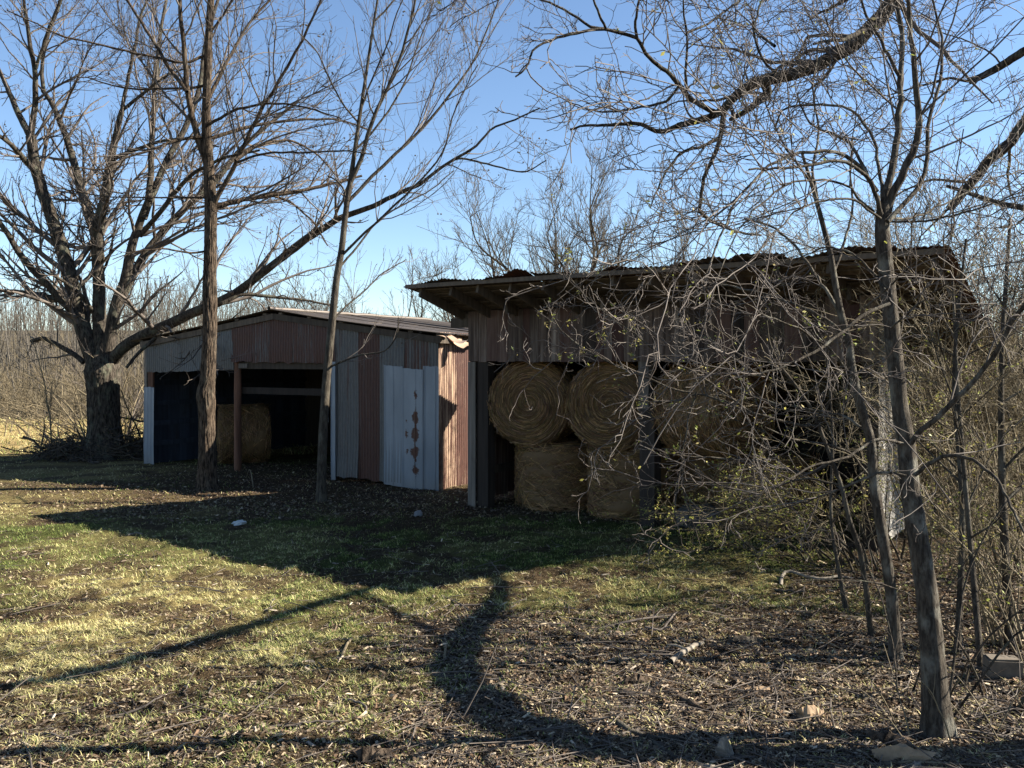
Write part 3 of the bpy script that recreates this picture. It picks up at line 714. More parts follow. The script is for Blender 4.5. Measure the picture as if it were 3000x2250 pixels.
# ---- straight tree in front of the tin shed
YB_ = 17.5
B_T = [(608, 1462, 100), (608, 1425, 72), (608, 1380, 60), (607, 1300, 53), (606, 1220, 50), (605, 1180, 56), (601, 1155, 58), (608, 1120, 48), (614, 1000, 43), (616, 900, 44), (614, 880, 46), (615, 800, 40), (617, 700, 39), (618, 600, 38), (612, 500, 33), (606, 420, 32), (604, 330, 27), (608, 220, 25), (612, 100, 23), (618, 0, 21), (620, -250, 14)]
tb = np.array([at(u, v, YB_) for u, v, w in B_T]); rb_ = np.array([w * .88 / 2 / F * YB_ for u, v, w in B_T])
B_LIMBS = [
    (24, 16, 0, -.6, [(604, 470), (580, 415), (562, 339), (547, 271), (545, 203), (533, 90), (527, 0)]),
    (14, 10, -.3, .8, [(548, 270), (538, 253), (502, 212), (461, 136), (416, 68), (371, 0)]),
    (14, 6, 0, 1.2, [(610, 290), (625, 262), (669, 172), (723, 77), (760, 30), (791, 0)]),
    (11, 4, 0, -1.4, [(612, 365), (678, 325), (769, 303), (850, 305), (904, 316), (1000, 348)]),
    (14, 5, 0, 1.5, [(612, 405), (678, 385), (769, 362), (904, 348), (1000, 350), (1080, 380)]),
    (17, 8, 0, -1.2, [(622, 610), (655, 542), (696, 475), (732, 384), (769, 316), (845, 190), (904, 81), (940, 0)]),
    (9, 4, -.7, -1.6, [(696, 475), (769, 448), (840, 446), (904, 448), (1000, 440), (1090, 452)]),
    (12, 4, -.5, .9, [(690, 470), (740, 430), (814, 411), (860, 412), (930, 450), (990, 520)]),
    (19, 8, 0, 1.4, [(624, 608), (660, 598), (723, 583), (791, 570), (882, 560), (972, 538), (1060, 515)]),
    (9, 4, 1.0, 2.2, [(790, 570), (850, 590), (920, 650), (960, 720)]),
    (12, 5, 0, -1.8, [(606, 400), (560, 402), (500, 415), (430, 445), (370, 460), (300, 500), (220, 490)]),
    (10, 4, 0, .9, [(604, 250), (560, 258), (480, 260), (400, 262), (330, 252), (250, 225)]),
    (10, 4, 0, -1.3, [(606, 160), (540, 190), (460, 168), (330, 140), (180, 105), (90, 60), (20, 30)]),
    (8, 3, 0, -1.0, [(612, 735), (560, 742), (480, 728), (400, 735), (330, 760)]),
    (7, 3, 0, -.7, [(610, 580), (540, 580), (420, 578), (320, 577), (240, 565), (150, 545)]),
    (8, 4, 0, -.7, [(614, 100), (650, 50), (680, 0)]),
]
lvB = [dict(dens=3.0, rel=.60, ang=.7, npt=10, lmin=.6, lmax=3.0, up=.35, wob=.12, rmul=.5, rmin=.0075, fade=.45),
       dict(dens=4.0, rel=.50, ang=.7, npt=7, lmin=.3, lmax=1.4, up=.25, wob=.16, rmul=.6, rmin=.005),
       dict(dens=5.5, rel=.5, ang=.7, npt=4, lmin=.12, lmax=.6, up=.25, wob=.2, rmul=.65, rmin=.0035, t0=.15)]
tree('straight_tree', 'straight ridged trunk with a knobbly burl, standing before the tin shed bays', 'tree', at(608, 1432, YB_) * [1, 1, 0],
     (tb, rb_), [limb(YB_, s, seed=2, ws=.85) for s in B_LIMBS], lvB, (BARK_B, TWIG_A), 22, leaves=seedheads(350, .02, None), freq=30, trunk_k=120, tn=420, amp=.15)

# ---- slim leaning sapling
YC = 16.05
C_T = [(940, 1480, 38), (940, 1462, 33), (942, 1400, 31), (945, 1292, 30), (956, 1112, 27), (972, 953, 25), (988, 795, 22), (1000, 746, 21), (1011, 633, 19), (1025, 542, 18), (1038, 452, 14), (1054, 339, 12), (1075, 203, 10), (1095, 68, 8), (1106, 0, 7), (1130, -170, 4)]
tc_ = np.array([at(u, v, YC) for u, v, w in C_T]); rc_ = np.array([w * .88 / 2 / F * YC for u, v, w in C_T])
C_LIMBS = [
    (14, 7, 0, -.5, [(1027, 535), (1040, 505), (1059, 466), (1086, 362), (1118, 294), (1149, 226), (1181, 149), (1203, 54), (1217, 0)]),
    (11, 4, 0, .9, [(1020, 590), (1045, 562), (1136, 475), (1200, 410), (1253, 362), (1335, 253), (1393, 176), (1434, 72), (1461, 0)]),
    (8, 3, 0, -1.0, [(1005, 745), (1060, 690), (1158, 601), (1240, 520), (1300, 450), (1325, 343), (1360, 260), (1400, 190)]),
    (7, 3, 0, -.6, [(963, 1078), (985, 1066), (1020, 1052), (1059, 1039), (1122, 1033), (1150, 1008), (1166, 970), (1167, 930)]),
    (7, 3, 0, .8, [(990, 790), (1040, 730), (1110, 640), (1180, 600), (1260, 560), (1330, 500)]),
    (9, 4, 0, 1.3, [(1012, 630), (1010, 560), (990, 530), (960, 515)]),
    (7, 3, 0, .9, [(1040, 440), (1100, 380), (1170, 280), (1220, 150), (1250, 60), (1270, 0)]),
    (6, 3, 0, -.9, [(1060, 310), (1090, 230), (1140, 120), (1160, 40), (1180, 0)]),
    (6, 3, 0, -.9, [(1050, 360), (1000, 300), (960, 220), (930, 150), (880, 100)]),
    (6, 3, 0, .9, [(975, 940), (1010, 900), (1060, 860), (1120, 800), (1190, 760)]),
    (6, 3, 0, .4, [(1100, 60), (1130, 30), (1170, -20)]),
]
lvC = [dict(dens=3.4, rel=.58, ang=.6, npt=10, lmin=.6, lmax=2.6, up=.40, wob=.11, rmul=.5, rmin=.0062, fade=.4),
       dict(dens=4.0, rel=.50, ang=.62, npt=7, lmin=.25, lmax=1.2, up=.3, wob=.16, rmul=.6, rmin=.0044),
       dict(dens=5.0, rel=.5, ang=.65, npt=5, lmin=.1, lmax=.5, up=.25, wob=.2, rmul=.65, rmin=.0032, t0=.15)]
tree('slim_tree', 'slim smooth leaning sapling between the dark bay and the blue grey panels', 'tree', at(940, 1465, YC) * [1, 1, 0],
     (tc_, rc_), [limb(YC, s, seed=3) for s in C_LIMBS], lvC, (BARK_C, TWIG_B), 23, leaves=seedheads(160, .016, None), freq=8, trunk_k=28, amp=.03, tn=120)

# ---- big tree standing out of frame on the right: its limbs hang into the picture and shade the near ground
YD = 9.0
D_LIMBS = [
    (52, 32, -.6, 0, [(2760, -160), (2640, -30), (2580, 55), (2500, 130), (2400, 190), (2290, 228), (2200, 245)]),
    (30, 17, 0, .5, [(2210, 243), (2160, 275), (2110, 330), (2060, 350), (1985, 368)]),
    (16, 6, .5, .9, [(2000, 362), (1960, 380), (1940, 388), (1905, 378), (1885, 362), (1830, 362), (1780, 366), (1700, 368), (1670, 380)]),
    (17, 10, .2, -.6, [(2105, 335), (2040, 300), (2015, 285), (1990, 245), (1950, 205), (1930, 195), (1900, 170), (1865, 110)]),
    (11, 5, -.6, -1.0, [(1868, 112), (1820, 98), (1775, 85), (1720, 88), (1640, 108), (1580, 130), (1556, 150), (1550, 195), (1510, 225)]),
    (9, 4, -.6, -.9, [(1775, 85), (1730, 80), (1680, 45), (1620, 10), (1580, 0), (1540, -20)]),
    (9, 5, -.6, -1.3, [(1866, 110), (1860, 70), (1868, 30), (1872, 0)]),
    (8, 4, -.8, -1.4, [(1775, 85), (1760, 50), (1745, 15), (1735, -10)]),
    (9, 3, 0, 1.0, [(1990, 250), (1955, 300), (1900, 310), (1850, 320), (1780, 330), (1720, 320), (1650, 290)]),
    (16, 9, .2, .6, [(2120, 330), (2112, 400), (2100, 440), (2065, 510), (2055, 560), (2048, 620)]),
    (12, 5, .6, 1.2, [(2048, 618), (2080, 645), (2110, 660), (2160, 680), (2230, 690)]),
    (11, 4, .6, .2, [(2110, 400), (2060, 430), (2000, 440), (1940, 520), (1905, 610)]),
    (30, 12, 0, .9, [(2240, 235), (2250, 275), (2220, 300), (2180, 330), (2140, 350)]),
    (46, 30, -.3, .4, [(3080, 110), (3000, 150), (2930, 195), (2880, 222), (2838, 240)]),
    (14, 6, .3, 1.0, [(2838, 238), (2780, 228), (2720, 245), (2660, 262), (2600, 280)]),
    (9, 4, .1, .6, [(2935, 190), (2900, 150), (2820, 115), (2750, 95), (2680, 82)]),
    (58, 40, -.2, .6, [(3090, 240), (3000, 360), (2960, 420), (2900, 465), (2870, 510), (2820, 565), (2780, 615)]),
    (18, 7, .4, 1.2, [(2880, 490), (2840, 560), (2770, 620), (2700, 690)]),
    (16, 6, -.6, -1.2, [(2530, 90), (2470, 118), (2430, 118), (2384, 130)]),
    (9, 4, -.3, .8, [(2300, 225), (2240, 200), (2205, 80), (2240, -20)]),
    (9, 4, -.3, -.9, [(2010, 285), (2008, 200), (2015, 120), (2004, 60), (2000, 0)]),
    (8, 3, -.3, .7, [(2015, 95), (2080, 65), (2130, 30), (2180, -10)]),
    (9, 4, -.3, .7, [(2270, 135), (2220, 100), (2205, 80)]),
]
d_limbs = [limb(YD, sp, seed=4, wobble=.02) for sp in D_LIMBS if sp[4][0][0] < 2761] + [limb(13.6, (w0 * .62, w1 * .62, a, b, pp), seed=4, wobble=.02) for w0, w1, a, b, pp in D_LIMBS if pp[0][0] >= 2761]
n_near = sum(sp[4][0][0] < 2761 for sp in D_LIMBS); far0 = [sp for sp in D_LIMBS if sp[4][0][0] >= 2761]
dlim = lambda pts, r0, r1: (resample(np.array(pts, float), 22, 2), np.linspace(r0, r1, 22))
D_TR = np.array([[8.9, 13.4, -.1], [8.88, 13.4, .3], [8.8, 13.3, 1.6], [8.7, 13.1, 3.0], [8.5, 12.8, 4.2], [8.3, 12.4, 5.0]])
d_limbs += [dlim([(8.3, 12.4, 4.9), (7.47, 10.5, 5.6), (6.9, 8.6, 6.0), (6.3, 7.3, 6.25), (5.4, 7.4, 6.4), tuple(d_limbs[0][0][0])], .065, .09),
            dlim([(8.35, 12.5, 4.8), (8.3, 12.9, 5.9), tuple(d_limbs[n_near][0][0])], .14, .11),
            dlim([(8.3, 12.4, 4.7), (8.4, 13.0, 5.5), tuple(d_limbs[n_near + [sp[4][0][0] for sp in far0].index(3090)][0][0])], .14, .12)]
lvD = [dict(dens=3.4, rel=.8, ang=.9, npt=12, lmin=.5, lmax=1.9, up=-.10, wob=.20, rmul=.40, rmin=.007, fade=.2),
       dict(dens=6.0, rel=.50, ang=.9, npt=8, lmin=.3, lmax=1.6, up=.12, wob=.24, rmul=.4, rmin=.0055),
       dict(dens=7.0, rel=.45, ang=.8, npt=5, lmin=.15, lmax=.75, up=.2, wob=.25, rmul=.55, rmin=.0034),
       dict(dens=10.0, rel=.5, ang=.7, npt=4, lmin=.06, lmax=.3, up=.25, wob=.3, rmul=.6, rmin=.0023, t0=.2)]
tree('overhanging_tree', 'heavy dark limbs reaching in from the upper right corner above the hay shed', 'tree', (8.9, 13.4, 0),
     (D_TR, np.array([.34, .28, .25, .23, .21, .19])), d_limbs, lvD, (BARK_A, TWIG_A), 24, freq=12, skip=3, leaves=greenery(160, .028, YG, 'leaves', -2))
# ---- leaning tree just out of frame on the right that throws the forked shadow on the near ground
N_TR = np.array([[5.9, 5.85, -.1], [5.85, 5.85, .3], [5.75, 5.8, 1.2], [5.6, 5.8, 2.2], [5.5, 6.0, 3.0], [5.45, 6.55, 3.5]])
n_limbs = [dlim([(5.46, 6.5, 3.45), (5.5, 7.4, 3.75), (5.95, 8.4, 4.0), (6.9, 9.7, 4.4), (7.4, 10.6, 4.7), (7.5, 11.6, 5.2)], .15, .05),
           dlim([(5.5, 7.4, 3.75), (5.6, 8.6, 3.9), (5.3, 9.6, 4.2), (5.2, 10.6, 4.6)], .05, .02),
           dlim([(6.4, 9.0, 4.2), (7.6, 9.2, 4.8), (8.8, 9.6, 5.4)], .06, .02)]
tree('leaning_tree', 'leaning trunk just beyond the right edge whose forked shadow lies on the near ground', 'tree', (5.9, 5.85, 0),
     (N_TR, np.array([.26, .20, .18, .17, .16, .15])), n_limbs, [dict(dens=1.2, rel=.3, ang=.8, npt=7, lmin=.3, lmax=1.0, up=.4, wob=.2, rmul=.4, rmin=.006), dict(dens=2.5, rel=.4, ang=.7, npt=5, lmin=.1, lmax=.5, up=.3, wob=.2, rmul=.5, rmin=.004)], (BARK_A, TWIG_A), 28, freq=12)

# ---- grey barked young maple in the right foreground
YE = 5.98
E_T = [(2748, 2260, 150), (2747, 2145, 104), (2741, 2065, 84), (2732, 1907, 72), (2714, 1726, 66), (2692, 1590, 62), (2665, 1428, 58), (2655, 1292, 54), (2637, 1202, 50), (2619, 1021, 48), (2601, 840, 46), (2588, 720, 46), (2583, 660, 44), (2590, 600, 40)]
EY = np.linspace(0, .05, len(E_T))
te = np.array([at(u, v, YE + d) for (u, v, w), d in zip(E_T, EY)]); re_ = np.array([w * .92 / 2 / F * (YE + d) for (u, v, w), d in zip(E_T, EY)])
E_LIMBS = [
    (28, 15, .9, 1.3, [(2588, 640), (2592, 588), (2610, 500), (2628, 407), (2637, 316), (2640, 260), (2633, 217), (2646, 113), (2626, 0)]),
    (13, 6, 1.1, .7, [(2634, 222), (2606, 167), (2574, 104), (2540, 50), (2524, 5)]),
    (30, 17, .9, .5, [(2595, 640), (2624, 542), (2655, 488), (2687, 434), (2694, 362), (2687, 271), (2674, 158), (2662, 0)]),
    (18, 8, .8, 1.5, [(2600, 650), (2650, 590), (2690, 560), (2701, 533), (2728, 461), (2705, 410), (2723, 353), (2750, 253), (2766, 170), (2750, 68), (2735, 0)]),
    (17, 7, .9, .2, [(2585, 660), (2574, 601), (2556, 529), (2497, 479), (2452, 470), (2398, 479), (2316, 493), (2250, 496), (2194, 497)]),
    (13, 6, .9, 1.6, [(2590, 620), (2580, 520), (2565, 420), (2529, 353), (2488, 312), (2407, 307), (2340, 307), (2289, 312), (2270, 380)]),
    (14, 5, .9, 1.2, [(2575, 600), (2552, 533), (2520, 470), (2488, 416), (2430, 388), (2375, 370), (2350, 320), (2334, 271)]),
    (14, 6, .9, 0, [(2570, 560), (2500, 460), (2400, 440), (2300, 455), (2220, 510), (2158, 588), (2120, 670), (2090, 750), (2070, 800)]),
    (9, 4, .9, -.2, [(2560, 620), (2480, 540), (2400, 520), (2300, 540), (2200, 620), (2140, 720), (2100, 820)]),
    (9, 4, .8, -.2, [(2580, 640), (2500, 580), (2420, 580), (2330, 620), (2250, 700), (2180, 790)]),
    (9, 4, .9, 1.9, [(2600, 640), (2680, 640), (2760, 600), (2840, 560), (2920, 520), (3000, 500)]),
    (9, 4, .9, .1, [(2598, 650), (2700, 650), (2800, 630), (2900, 600), (3010, 570)]),
    (19, 15, .5, 0, [(2668, 1300), (2695, 1262), (2732, 1238), (2791, 1179), (2859, 1112), (2927, 1021), (2963, 944), (3000, 899), (3060, 830)]),
    (15, 8, .45, 0, [(2680, 1392), (2720, 1358), (2768, 1333), (2836, 1338), (2881, 1369), (2922, 1405), (2967, 1491), (3000, 1560)]),
    (11, 5, .5, .2, [(2645, 1300), (2600, 1285), (2551, 1292), (2497, 1333), (2440, 1352), (2384, 1360), (2316, 1405), (2212, 1455)]),
    (10, 4, .4, .9, [(2655, 1395), (2610, 1382), (2565, 1387), (2475, 1428), (2362, 1469), (2250, 1500)]),
    (13, 6, .7, .2, [(2606, 890), (2570, 905), (2533, 922), (2452, 985), (2398, 1030), (2316, 1066), (2226, 1098), (2140, 1105)]),
    (9, 4, .7, 1.5, [(2600, 860), (2560, 800), (2500, 740), (2420, 720), (2330, 760)]),
    (8, 6, .6, .2, [(2535, 900), (2575, 868), (2600, 845), (2633, 813), (2690, 760)]),
    (8, 3, .7, -.3, [(2612, 960), (2680, 900), (2740, 850), (2830, 800), (2900, 780)]),
]
lvE = [dict(dens=4.4, rel=1.1, ang=.75, npt=12, lmin=.7, lmax=2.2, up=-.02, wob=.13, rmul=.38, rmin=.0044, fade=.2),
       dict(dens=5.5, rel=.45, ang=.8, npt=8, lmin=.15, lmax=1.0, up=.05, wob=.24, rmul=.5, rmin=.0036),
       dict(dens=7.0, rel=.45, ang=.75, npt=6, lmin=.12, lmax=.6, up=.05, wob=.25, rmul=.55, rmin=.0027),
       dict(dens=10.0, rel=.5, ang=.65, npt=4, lmin=.05, lmax=.25, up=.1, wob=.25, rmul=.6, rmin=.0019, t0=.2)]
tree('young_maple', 'grey barked young tree nearest the camera in the right thicket', 'tree', at(2746, 2150, YE) * [1, 1, 0],
     (te, re_), [limb(YE, (s[0], s[1], max(s[2] - .85, -.05), s[3] - .75, s[4]), seed=5, wobble=.02, ws=.85) for s in E_LIMBS], lvE, (BARK_M, TWIG_B), 25, leaves=greenery(120, .02, YG), freq=9, trunk_k=40, amp=.05)

# ---- two thinner neighbours with long branches across the hay shed
YE2 = 7.5
E2_T = [(2631, 1975, 50), (2626, 1920, 38), (2622, 1860, 34), (2615, 1771, 33), (2597, 1636, 31), (2574, 1500, 30), (2561, 1428, 28), (2552, 1292, 27), (2511, 1157, 25), (2493, 1066, 23), (2488, 1003, 22), (2466, 931, 20), (2448, 840, 18), (2434, 746, 16), (2398, 610, 13), (2375, 529, 11), (2350, 450, 8)]
E2_LIMBS = [
    (11, 5, 0, .6, [(2460, 915), (2400, 820), (2330, 720), (2260, 660), (2180, 640)]),
    (10, 4, 0, .8, [(2480, 990), (2420, 930), (2300, 880), (2200, 850), (2080, 830), (2000, 780)]),
    (9, 4, 0, .5, [(2440, 800), (2480, 700), (2500, 600), (2490, 500), (2500, 400)]),
    (9, 3, 0, -.6, [(2500, 1110), (2430, 1020), (2340, 960), (2250, 930), (2160, 870), (2060, 860)]),
    (9, 3, 0, .7, [(2545, 1270), (2480, 1220), (2380, 1200), (2260, 1180), (2150, 1130)]),
    (9, 4, 0, .6, [(2400, 620), (2380, 500), (2400, 380), (2380, 260), (2400, 120)]),
    (8, 3, 0, -.6, [(2378, 540), (2300, 430), (2250, 330), (2230, 220)]),
    (8, 3, 0, -.5, [(2560, 1420), (2500, 1330), (2420, 1300), (2330, 1290), (2240, 1250)]),
]
te2 = np.array([at(u, v, YE2) for u, v, w in E2_T]); re2 = np.array([w / 2 / F * YE2 for u, v, w in E2_T])
tree('thin_tree', 'thin speckled trunk just left of the grey young tree in the thicket', 'tree', at(2630, 1930, YE2) * [1, 1, 0],
     (te2, re2), [limb(YE2, s, seed=6, wobble=.02) for s in E2_LIMBS], [dict(lvE[0], dens=2.4, lmax=1.4)] + lvE[1:], (BARK_M, TWIG_B), 26, leaves=greenery(160, .02, YG), freq=7, trunk_k=28, amp=.04)
YE3 = 8.1
E3_T = [(2557, 1900, 24), (2552, 1860, 17), (2538, 1726, 16), (2520, 1613, 15), (2488, 1523, 14), (2466, 1428, 13), (2434, 1338, 12), (2393, 1234, 11), (2375, 1193, 10), (2325, 1121, 9), (2280, 1066, 8), (2253, 1003, 6), (2246, 940, 4)]
E3_LIMBS = [
    (10, 5, 0, -.2, [(2395, 1250), (2316, 1240), (2203, 1211), (2120, 1150), (2040, 1090), (1990, 1070)]),
    (6, 3, -.2, -.3, [(2000, 1075), (1940, 1044), (1859, 976), (1791, 931), (1710, 863), (1655, 795)]),
    (8, 4, -.1, .4, [(2200, 1210), (2113, 1172), (2041, 1150), (1995, 1172), (1949, 1178), (1880, 1178), (1814, 1140)]),
    (7, 3, .2, .3, [(2030, 1150), (1995, 1150), (1904, 1110), (1814, 1075), (1705, 1021), (1642, 967), (1592, 877)]),
    (6, 3, .1, .0, [(2041, 1148), (2020, 1200), (2009, 1260), (1995, 1350), (2005, 1440), (2030, 1530), (2052, 1600)]),
    (5, 3, .1, -.2, [(2005, 1330), (1985, 1420), (1975, 1500), (1990, 1560), (2000, 1600)]),
    (9, 4, 0, .0, [(2440, 1350), (2380, 1390), (2316, 1383), (2226, 1351), (2100, 1340), (2000, 1333), (1940, 1333), (1900, 1298), (1862, 1290)]),
    (7, 3, 0, .5, [(2460, 1420), (2370, 1400), (2290, 1420), (2200, 1440), (2120, 1430), (2050, 1410)]),
    (7, 3, 0, -.5, [(2400, 1240), (2440, 1160), (2420, 1060), (2430, 980), (2400, 900)]),
    (6, 3, 0, .3, [(2330, 1125), (2250, 1110), (2160, 1060), (2080, 1000), (1990, 960), (1900, 960)]),
]
te3 = np.array([at(u, v, YE3) for u, v, w in E3_T]); re3 = np.array([w / 2 / F * YE3 for u, v, w in E3_T])
lvE3 = [dict(dens=6.5, rel=.38, ang=.7, npt=7, lmin=.15, lmax=.9, up=-.08, wob=.2, rmul=.5, rmin=.0036),
        dict(dens=6.0, rel=.45, ang=.7, npt=5, lmin=.08, lmax=.40, up=.05, wob=.22, rmul=.6, rmin=.0025),
        dict(dens=8.0, rel=.5, ang=.6, npt=3, lmin=.04, lmax=.18, up=.1, wob=.25, rmul=.65, rmin=.0018, t0=.25)]
tree('crooked_sapling', 'crooked sapling whose pale twigs reach left across the spiral hay bales', 'tree', at(2556, 1870, YE3) * [1, 1, 0],
     (te3, re3), [limb(YE3, s, seed=7, wobble=.02) for s in E3_LIMBS], lvE3, (BARK_C, TWIG_B), 27, leaves=greenery(420, .018, YG), freq=6, trunk_k=20, amp=.03, limb_k=7)

# ------------------------------------------------------------------ shrubs and thicket
lvS = [dict(dens=5.0, rel=.40, ang=.6, npt=6, lmin=.15, lmax=1.0, up=.1, wob=.2, rmul=.5, rmin=.003),
       dict(dens=5.0, rel=.45, ang=.6, npt=4, lmin=.06, lmax=.4, up=.1, wob=.22, rmul=.6, rmin=.002)]
def shrub(name, label, x, y, stems, h, lean=(0, 0), spread=.5, levels=lvS, mats=(BARK_C, TWIG_T), seed=0, leaf=0, leafsize=.02, group=None, r=.012, arch=.5, cols=YG, cat='shrub', foot=.25, stem_k=6):
    g = np.random.default_rng(seed); z0 = float(zt(x, y)); t = thing(name, label, cat, (x, y, z0), 0, group)
    n = 12; b = np.stack([x + g.normal(0, foot, stems), y + g.normal(0, foot, stems), np.full(stems, z0 - .05)], 1)
    a = g.uniform(0, 2 * np.pi, stems); out = np.stack([np.cos(a) * spread * g.uniform(.3, 1, stems) + lean[0], np.sin(a) * spread * g.uniform(.3, 1, stems) + lean[1], np.zeros(stems)], 1)
    L = h * g.uniform(.6, 1.15, stems); P = np.empty((stems, n, 3)); P[:, 0] = b; d = norm(np.array([0, 0, 1.0]) + out * .5)
    for j in range(1, n):
        d = norm(d + out * arch / n * 2.2 - np.array([0, 0, .9 * arch / n * (j / n) * 2.0]) + g.normal(0, .07, (stems, 3))); P[:, j] = P[:, j - 1] + d * (L / (n - 1))[:, None]
    P[:, :, 2] = np.maximum(P[:, :, 2], z0 - .03)
    R = (r * g.uniform(.5, 1.3, stems))[:, None] * (1 - .75 * np.linspace(0, 1, n))[None]
    for i in range(stems): part('stem', *tubes(P[i], R[i], stem_k), mats[0], t, True, world_co=True)
    VV, FF, off, outp = [], [], 0, [P]; PP, RR = P, R
    for lv in levels:
        PP, RR = grow(PP, RR, g=g, **lv); outp.append(PP); V, Fq = tubes(PP, RR, 3); VV.append(V); FF.append(Fq + off); off += len(V)
    if VV: part('twigs', np.concatenate(VV), np.concatenate(FF), mats[1], t, True, world_co=True, kind='stuff')
    if leaf:
        V, Fq, c = leafquads(outp[-1], g, leaf, leafsize, cols, .02); part('leaves', V, Fq, GREENLEAF, t, col=c, world_co=True, kind='stuff')
    return t

# leafy bush in front of the right end of the hay shed
lvG = [dict(dens=4.5, rel=.42, ang=.6, npt=6, lmin=.2, lmax=1.0, up=-.05, wob=.2, rmul=.5, rmin=.0028),
       dict(dens=5.0, rel=.45, ang=.6, npt=4, lmin=.08, lmax=.4, up=.0, wob=.22, rmul=.6, rmin=.0018)]
shrub('privet_bush', 'yellow green leaved bush arching left in front of the right bay', 4.15, 10.85, 20, 2.6, (-.8, -.1), .5, lvG, (BARK_C, TWIG_T), 31, 2300, .017, None, .013, 1.0)
shrub('privet_bush', 'lower leafy bush spreading over the grass at the right of the hay shed', 3.6, 11.0, 16, 1.7, (-.95, -.1), .6, lvG, (BARK_C, TWIG_T), 32, 1700, .017, None, .010, 1.15)
shrub('privet_bush', 'sparse leafy bush beside the pale boards at the shed corner', 5.0, 11.0, 14, 3.2, (-.2, -.1), .5, lvG, (BARK_C, TWIG_T), 33, 1600, .016, None, .012, .6)
TH = 'bare shrubs of the right thicket'
lvT = [dict(dens=8.0, rel=.42, ang=.65, npt=7, lmin=.25, lmax=1.5, up=.0, wob=.2, rmul=.55, rmin=.0042),
       dict(dens=8.0, rel=.45, ang=.65, npt=5, lmin=.1, lmax=.6, up=.0, wob=.22, rmul=.65, rmin=.003),
       dict(dens=6.0, rel=.5, ang=.6, npt=3, lmin=.05, lmax=.25, up=.0, wob=.25, rmul=.7, rmin=.0024)]
for k, (x, y, n_, h, ln, lab) in enumerate([
        (4.5, 7.7, 11, 1.5, (-.2, 0), 'low tangled tan shrub at the right edge, nearest the concrete block'),
        (5.3, 8.9, 12, 1.9, (-.2, 0), 'low tan shrub at the right edge behind the nearest tangle'),
        (6.5, 12.7, 26, 4.8, (-.3, 0), 'dense pale shrub right of the shed corner'),
        (7.3, 13.2, 26, 5.2, (-.2, 0), 'dense sunlit shrub beside the end wall of the hay shed'),
        (7.1, 15.2, 24, 5.4, (-.1, 0), 'tall sunlit shrub far back behind the end wall'),
        (8.3, 14.6, 26, 5.8, (0, 0), 'thick pale shrub at the far right edge'),
        (9.0, 16.6, 24, 6.4, (0, 0), 'furthest pale shrub seen between the right edge twigs')]):
    shrub('thicket_shrub', lab, x, y, n_, h, ln, .55, [dict(d_, dens=d_['dens'] * (1 if y < 12 else .7 if y < 14 else .6), rmin=d_['rmin'] * (1 if y < 14 else 1.3)) for d_ in (lvT if y < 14 else lvT[:2])], (TWIG_T, TWIG_T), 40 + k, 420, .018, TH, .013, .55)
shrub('thicket_shrub', 'loose tall whippy shrub at the right edge before the dense pale ones', 5.0, 9.0, 11, 3.4, (-.1, 0), .6, lvG, (TWIG_T, TWIG_T), 56, 300, .018, TH, .012, .6)
shrub('thicket_shrub', 'loose tangle of dark stems at the right edge above the concrete block', 5.9, 10.2, 14, 4.0, (-.2, 0), .6, lvG, (BARK_A, TWIG_T), 57, 400, .018, TH, .016, .5)
shrub('thicket_shrub', 'thin whippy stems in the leaf litter at the foot of the grey young tree', 2.95, 5.75, 7, 1.15, (-.2, 0), .8, [dict(dens=2.5, rel=.4, ang=.6, npt=5, lmin=.1, lmax=.4, up=.2, wob=.2, rmul=.5, rmin=.0022)], (TWIG_T, TWIG_T), 60, 0, .02, TH, .007, .7)
shrub('thicket_shrub', 'wiry dark vines looping in the bottom right corner', 3.35, 6.5, 9, 2.1, (.0, .0), .8, [dict(dens=2.5, rel=.4, ang=.7, npt=6, lmin=.15, lmax=.8, up=-.2, wob=.25, rmul=.5, rmin=.0025)], (BARK_A, TWIG_D), 61, 0, .02, TH, .011, 1.1)
# slim stems rising through the thicket
for k, (u, v, top, tv, w, lab) in enumerate([
        (2805, 1920, 2830, 700, 20, 'slim grey sapling right of the grey young tree'),
        (2875, 1960, 2790, 800, 20, 'slim olive sapling leaning left before the concrete block'),
        (2960, 1900, 2960, 640, 26, 'slim sapling hard against the right edge'),
        (2480, 1790, 2420, 1000, 13, 'thin pale sapling among the leafy bushes')]):
    b = ground_pt(u, v); Y = b[1]; tp = at(top, tv, Y + .8); g = np.random.default_rng(70 + k)
    P = resample(np.array([b, b * .66 + tp * .34 + g.normal(0, .08, 3), b * .33 + tp * .67 + g.normal(0, .10, 3), tp]), 14, 2); R = np.linspace(w, w * .35, 14) / 2 / F * Y
    lm = []
    for j in range(7):
        q = P[4 + j]; d = np.array([g.normal(0, 1), g.normal(0, .6), g.uniform(.3, 1.2)]); d = d / np.linalg.norm(d) * g.uniform(.5, 1.3)
        lm.append((resample(np.array([q, q + d * .5 + g.normal(0, .05, 3), q + d]), 10, 1), np.linspace(R[4 + j] * .5, .003, 10)))
    tree('thicket_sapling', lab, 'sapling', b, (P, R), lm, [dict(lvE[0], dens=3.5, lmax=1.3)] + lvE[1:3], (BARK_C, TWIG_T), 80 + k, 'saplings of the right thicket', leaves=greenery(60, .02, YG, 'leaves', -1), freq=5, trunk_k=16, amp=.03, limb_k=6, tn=60)

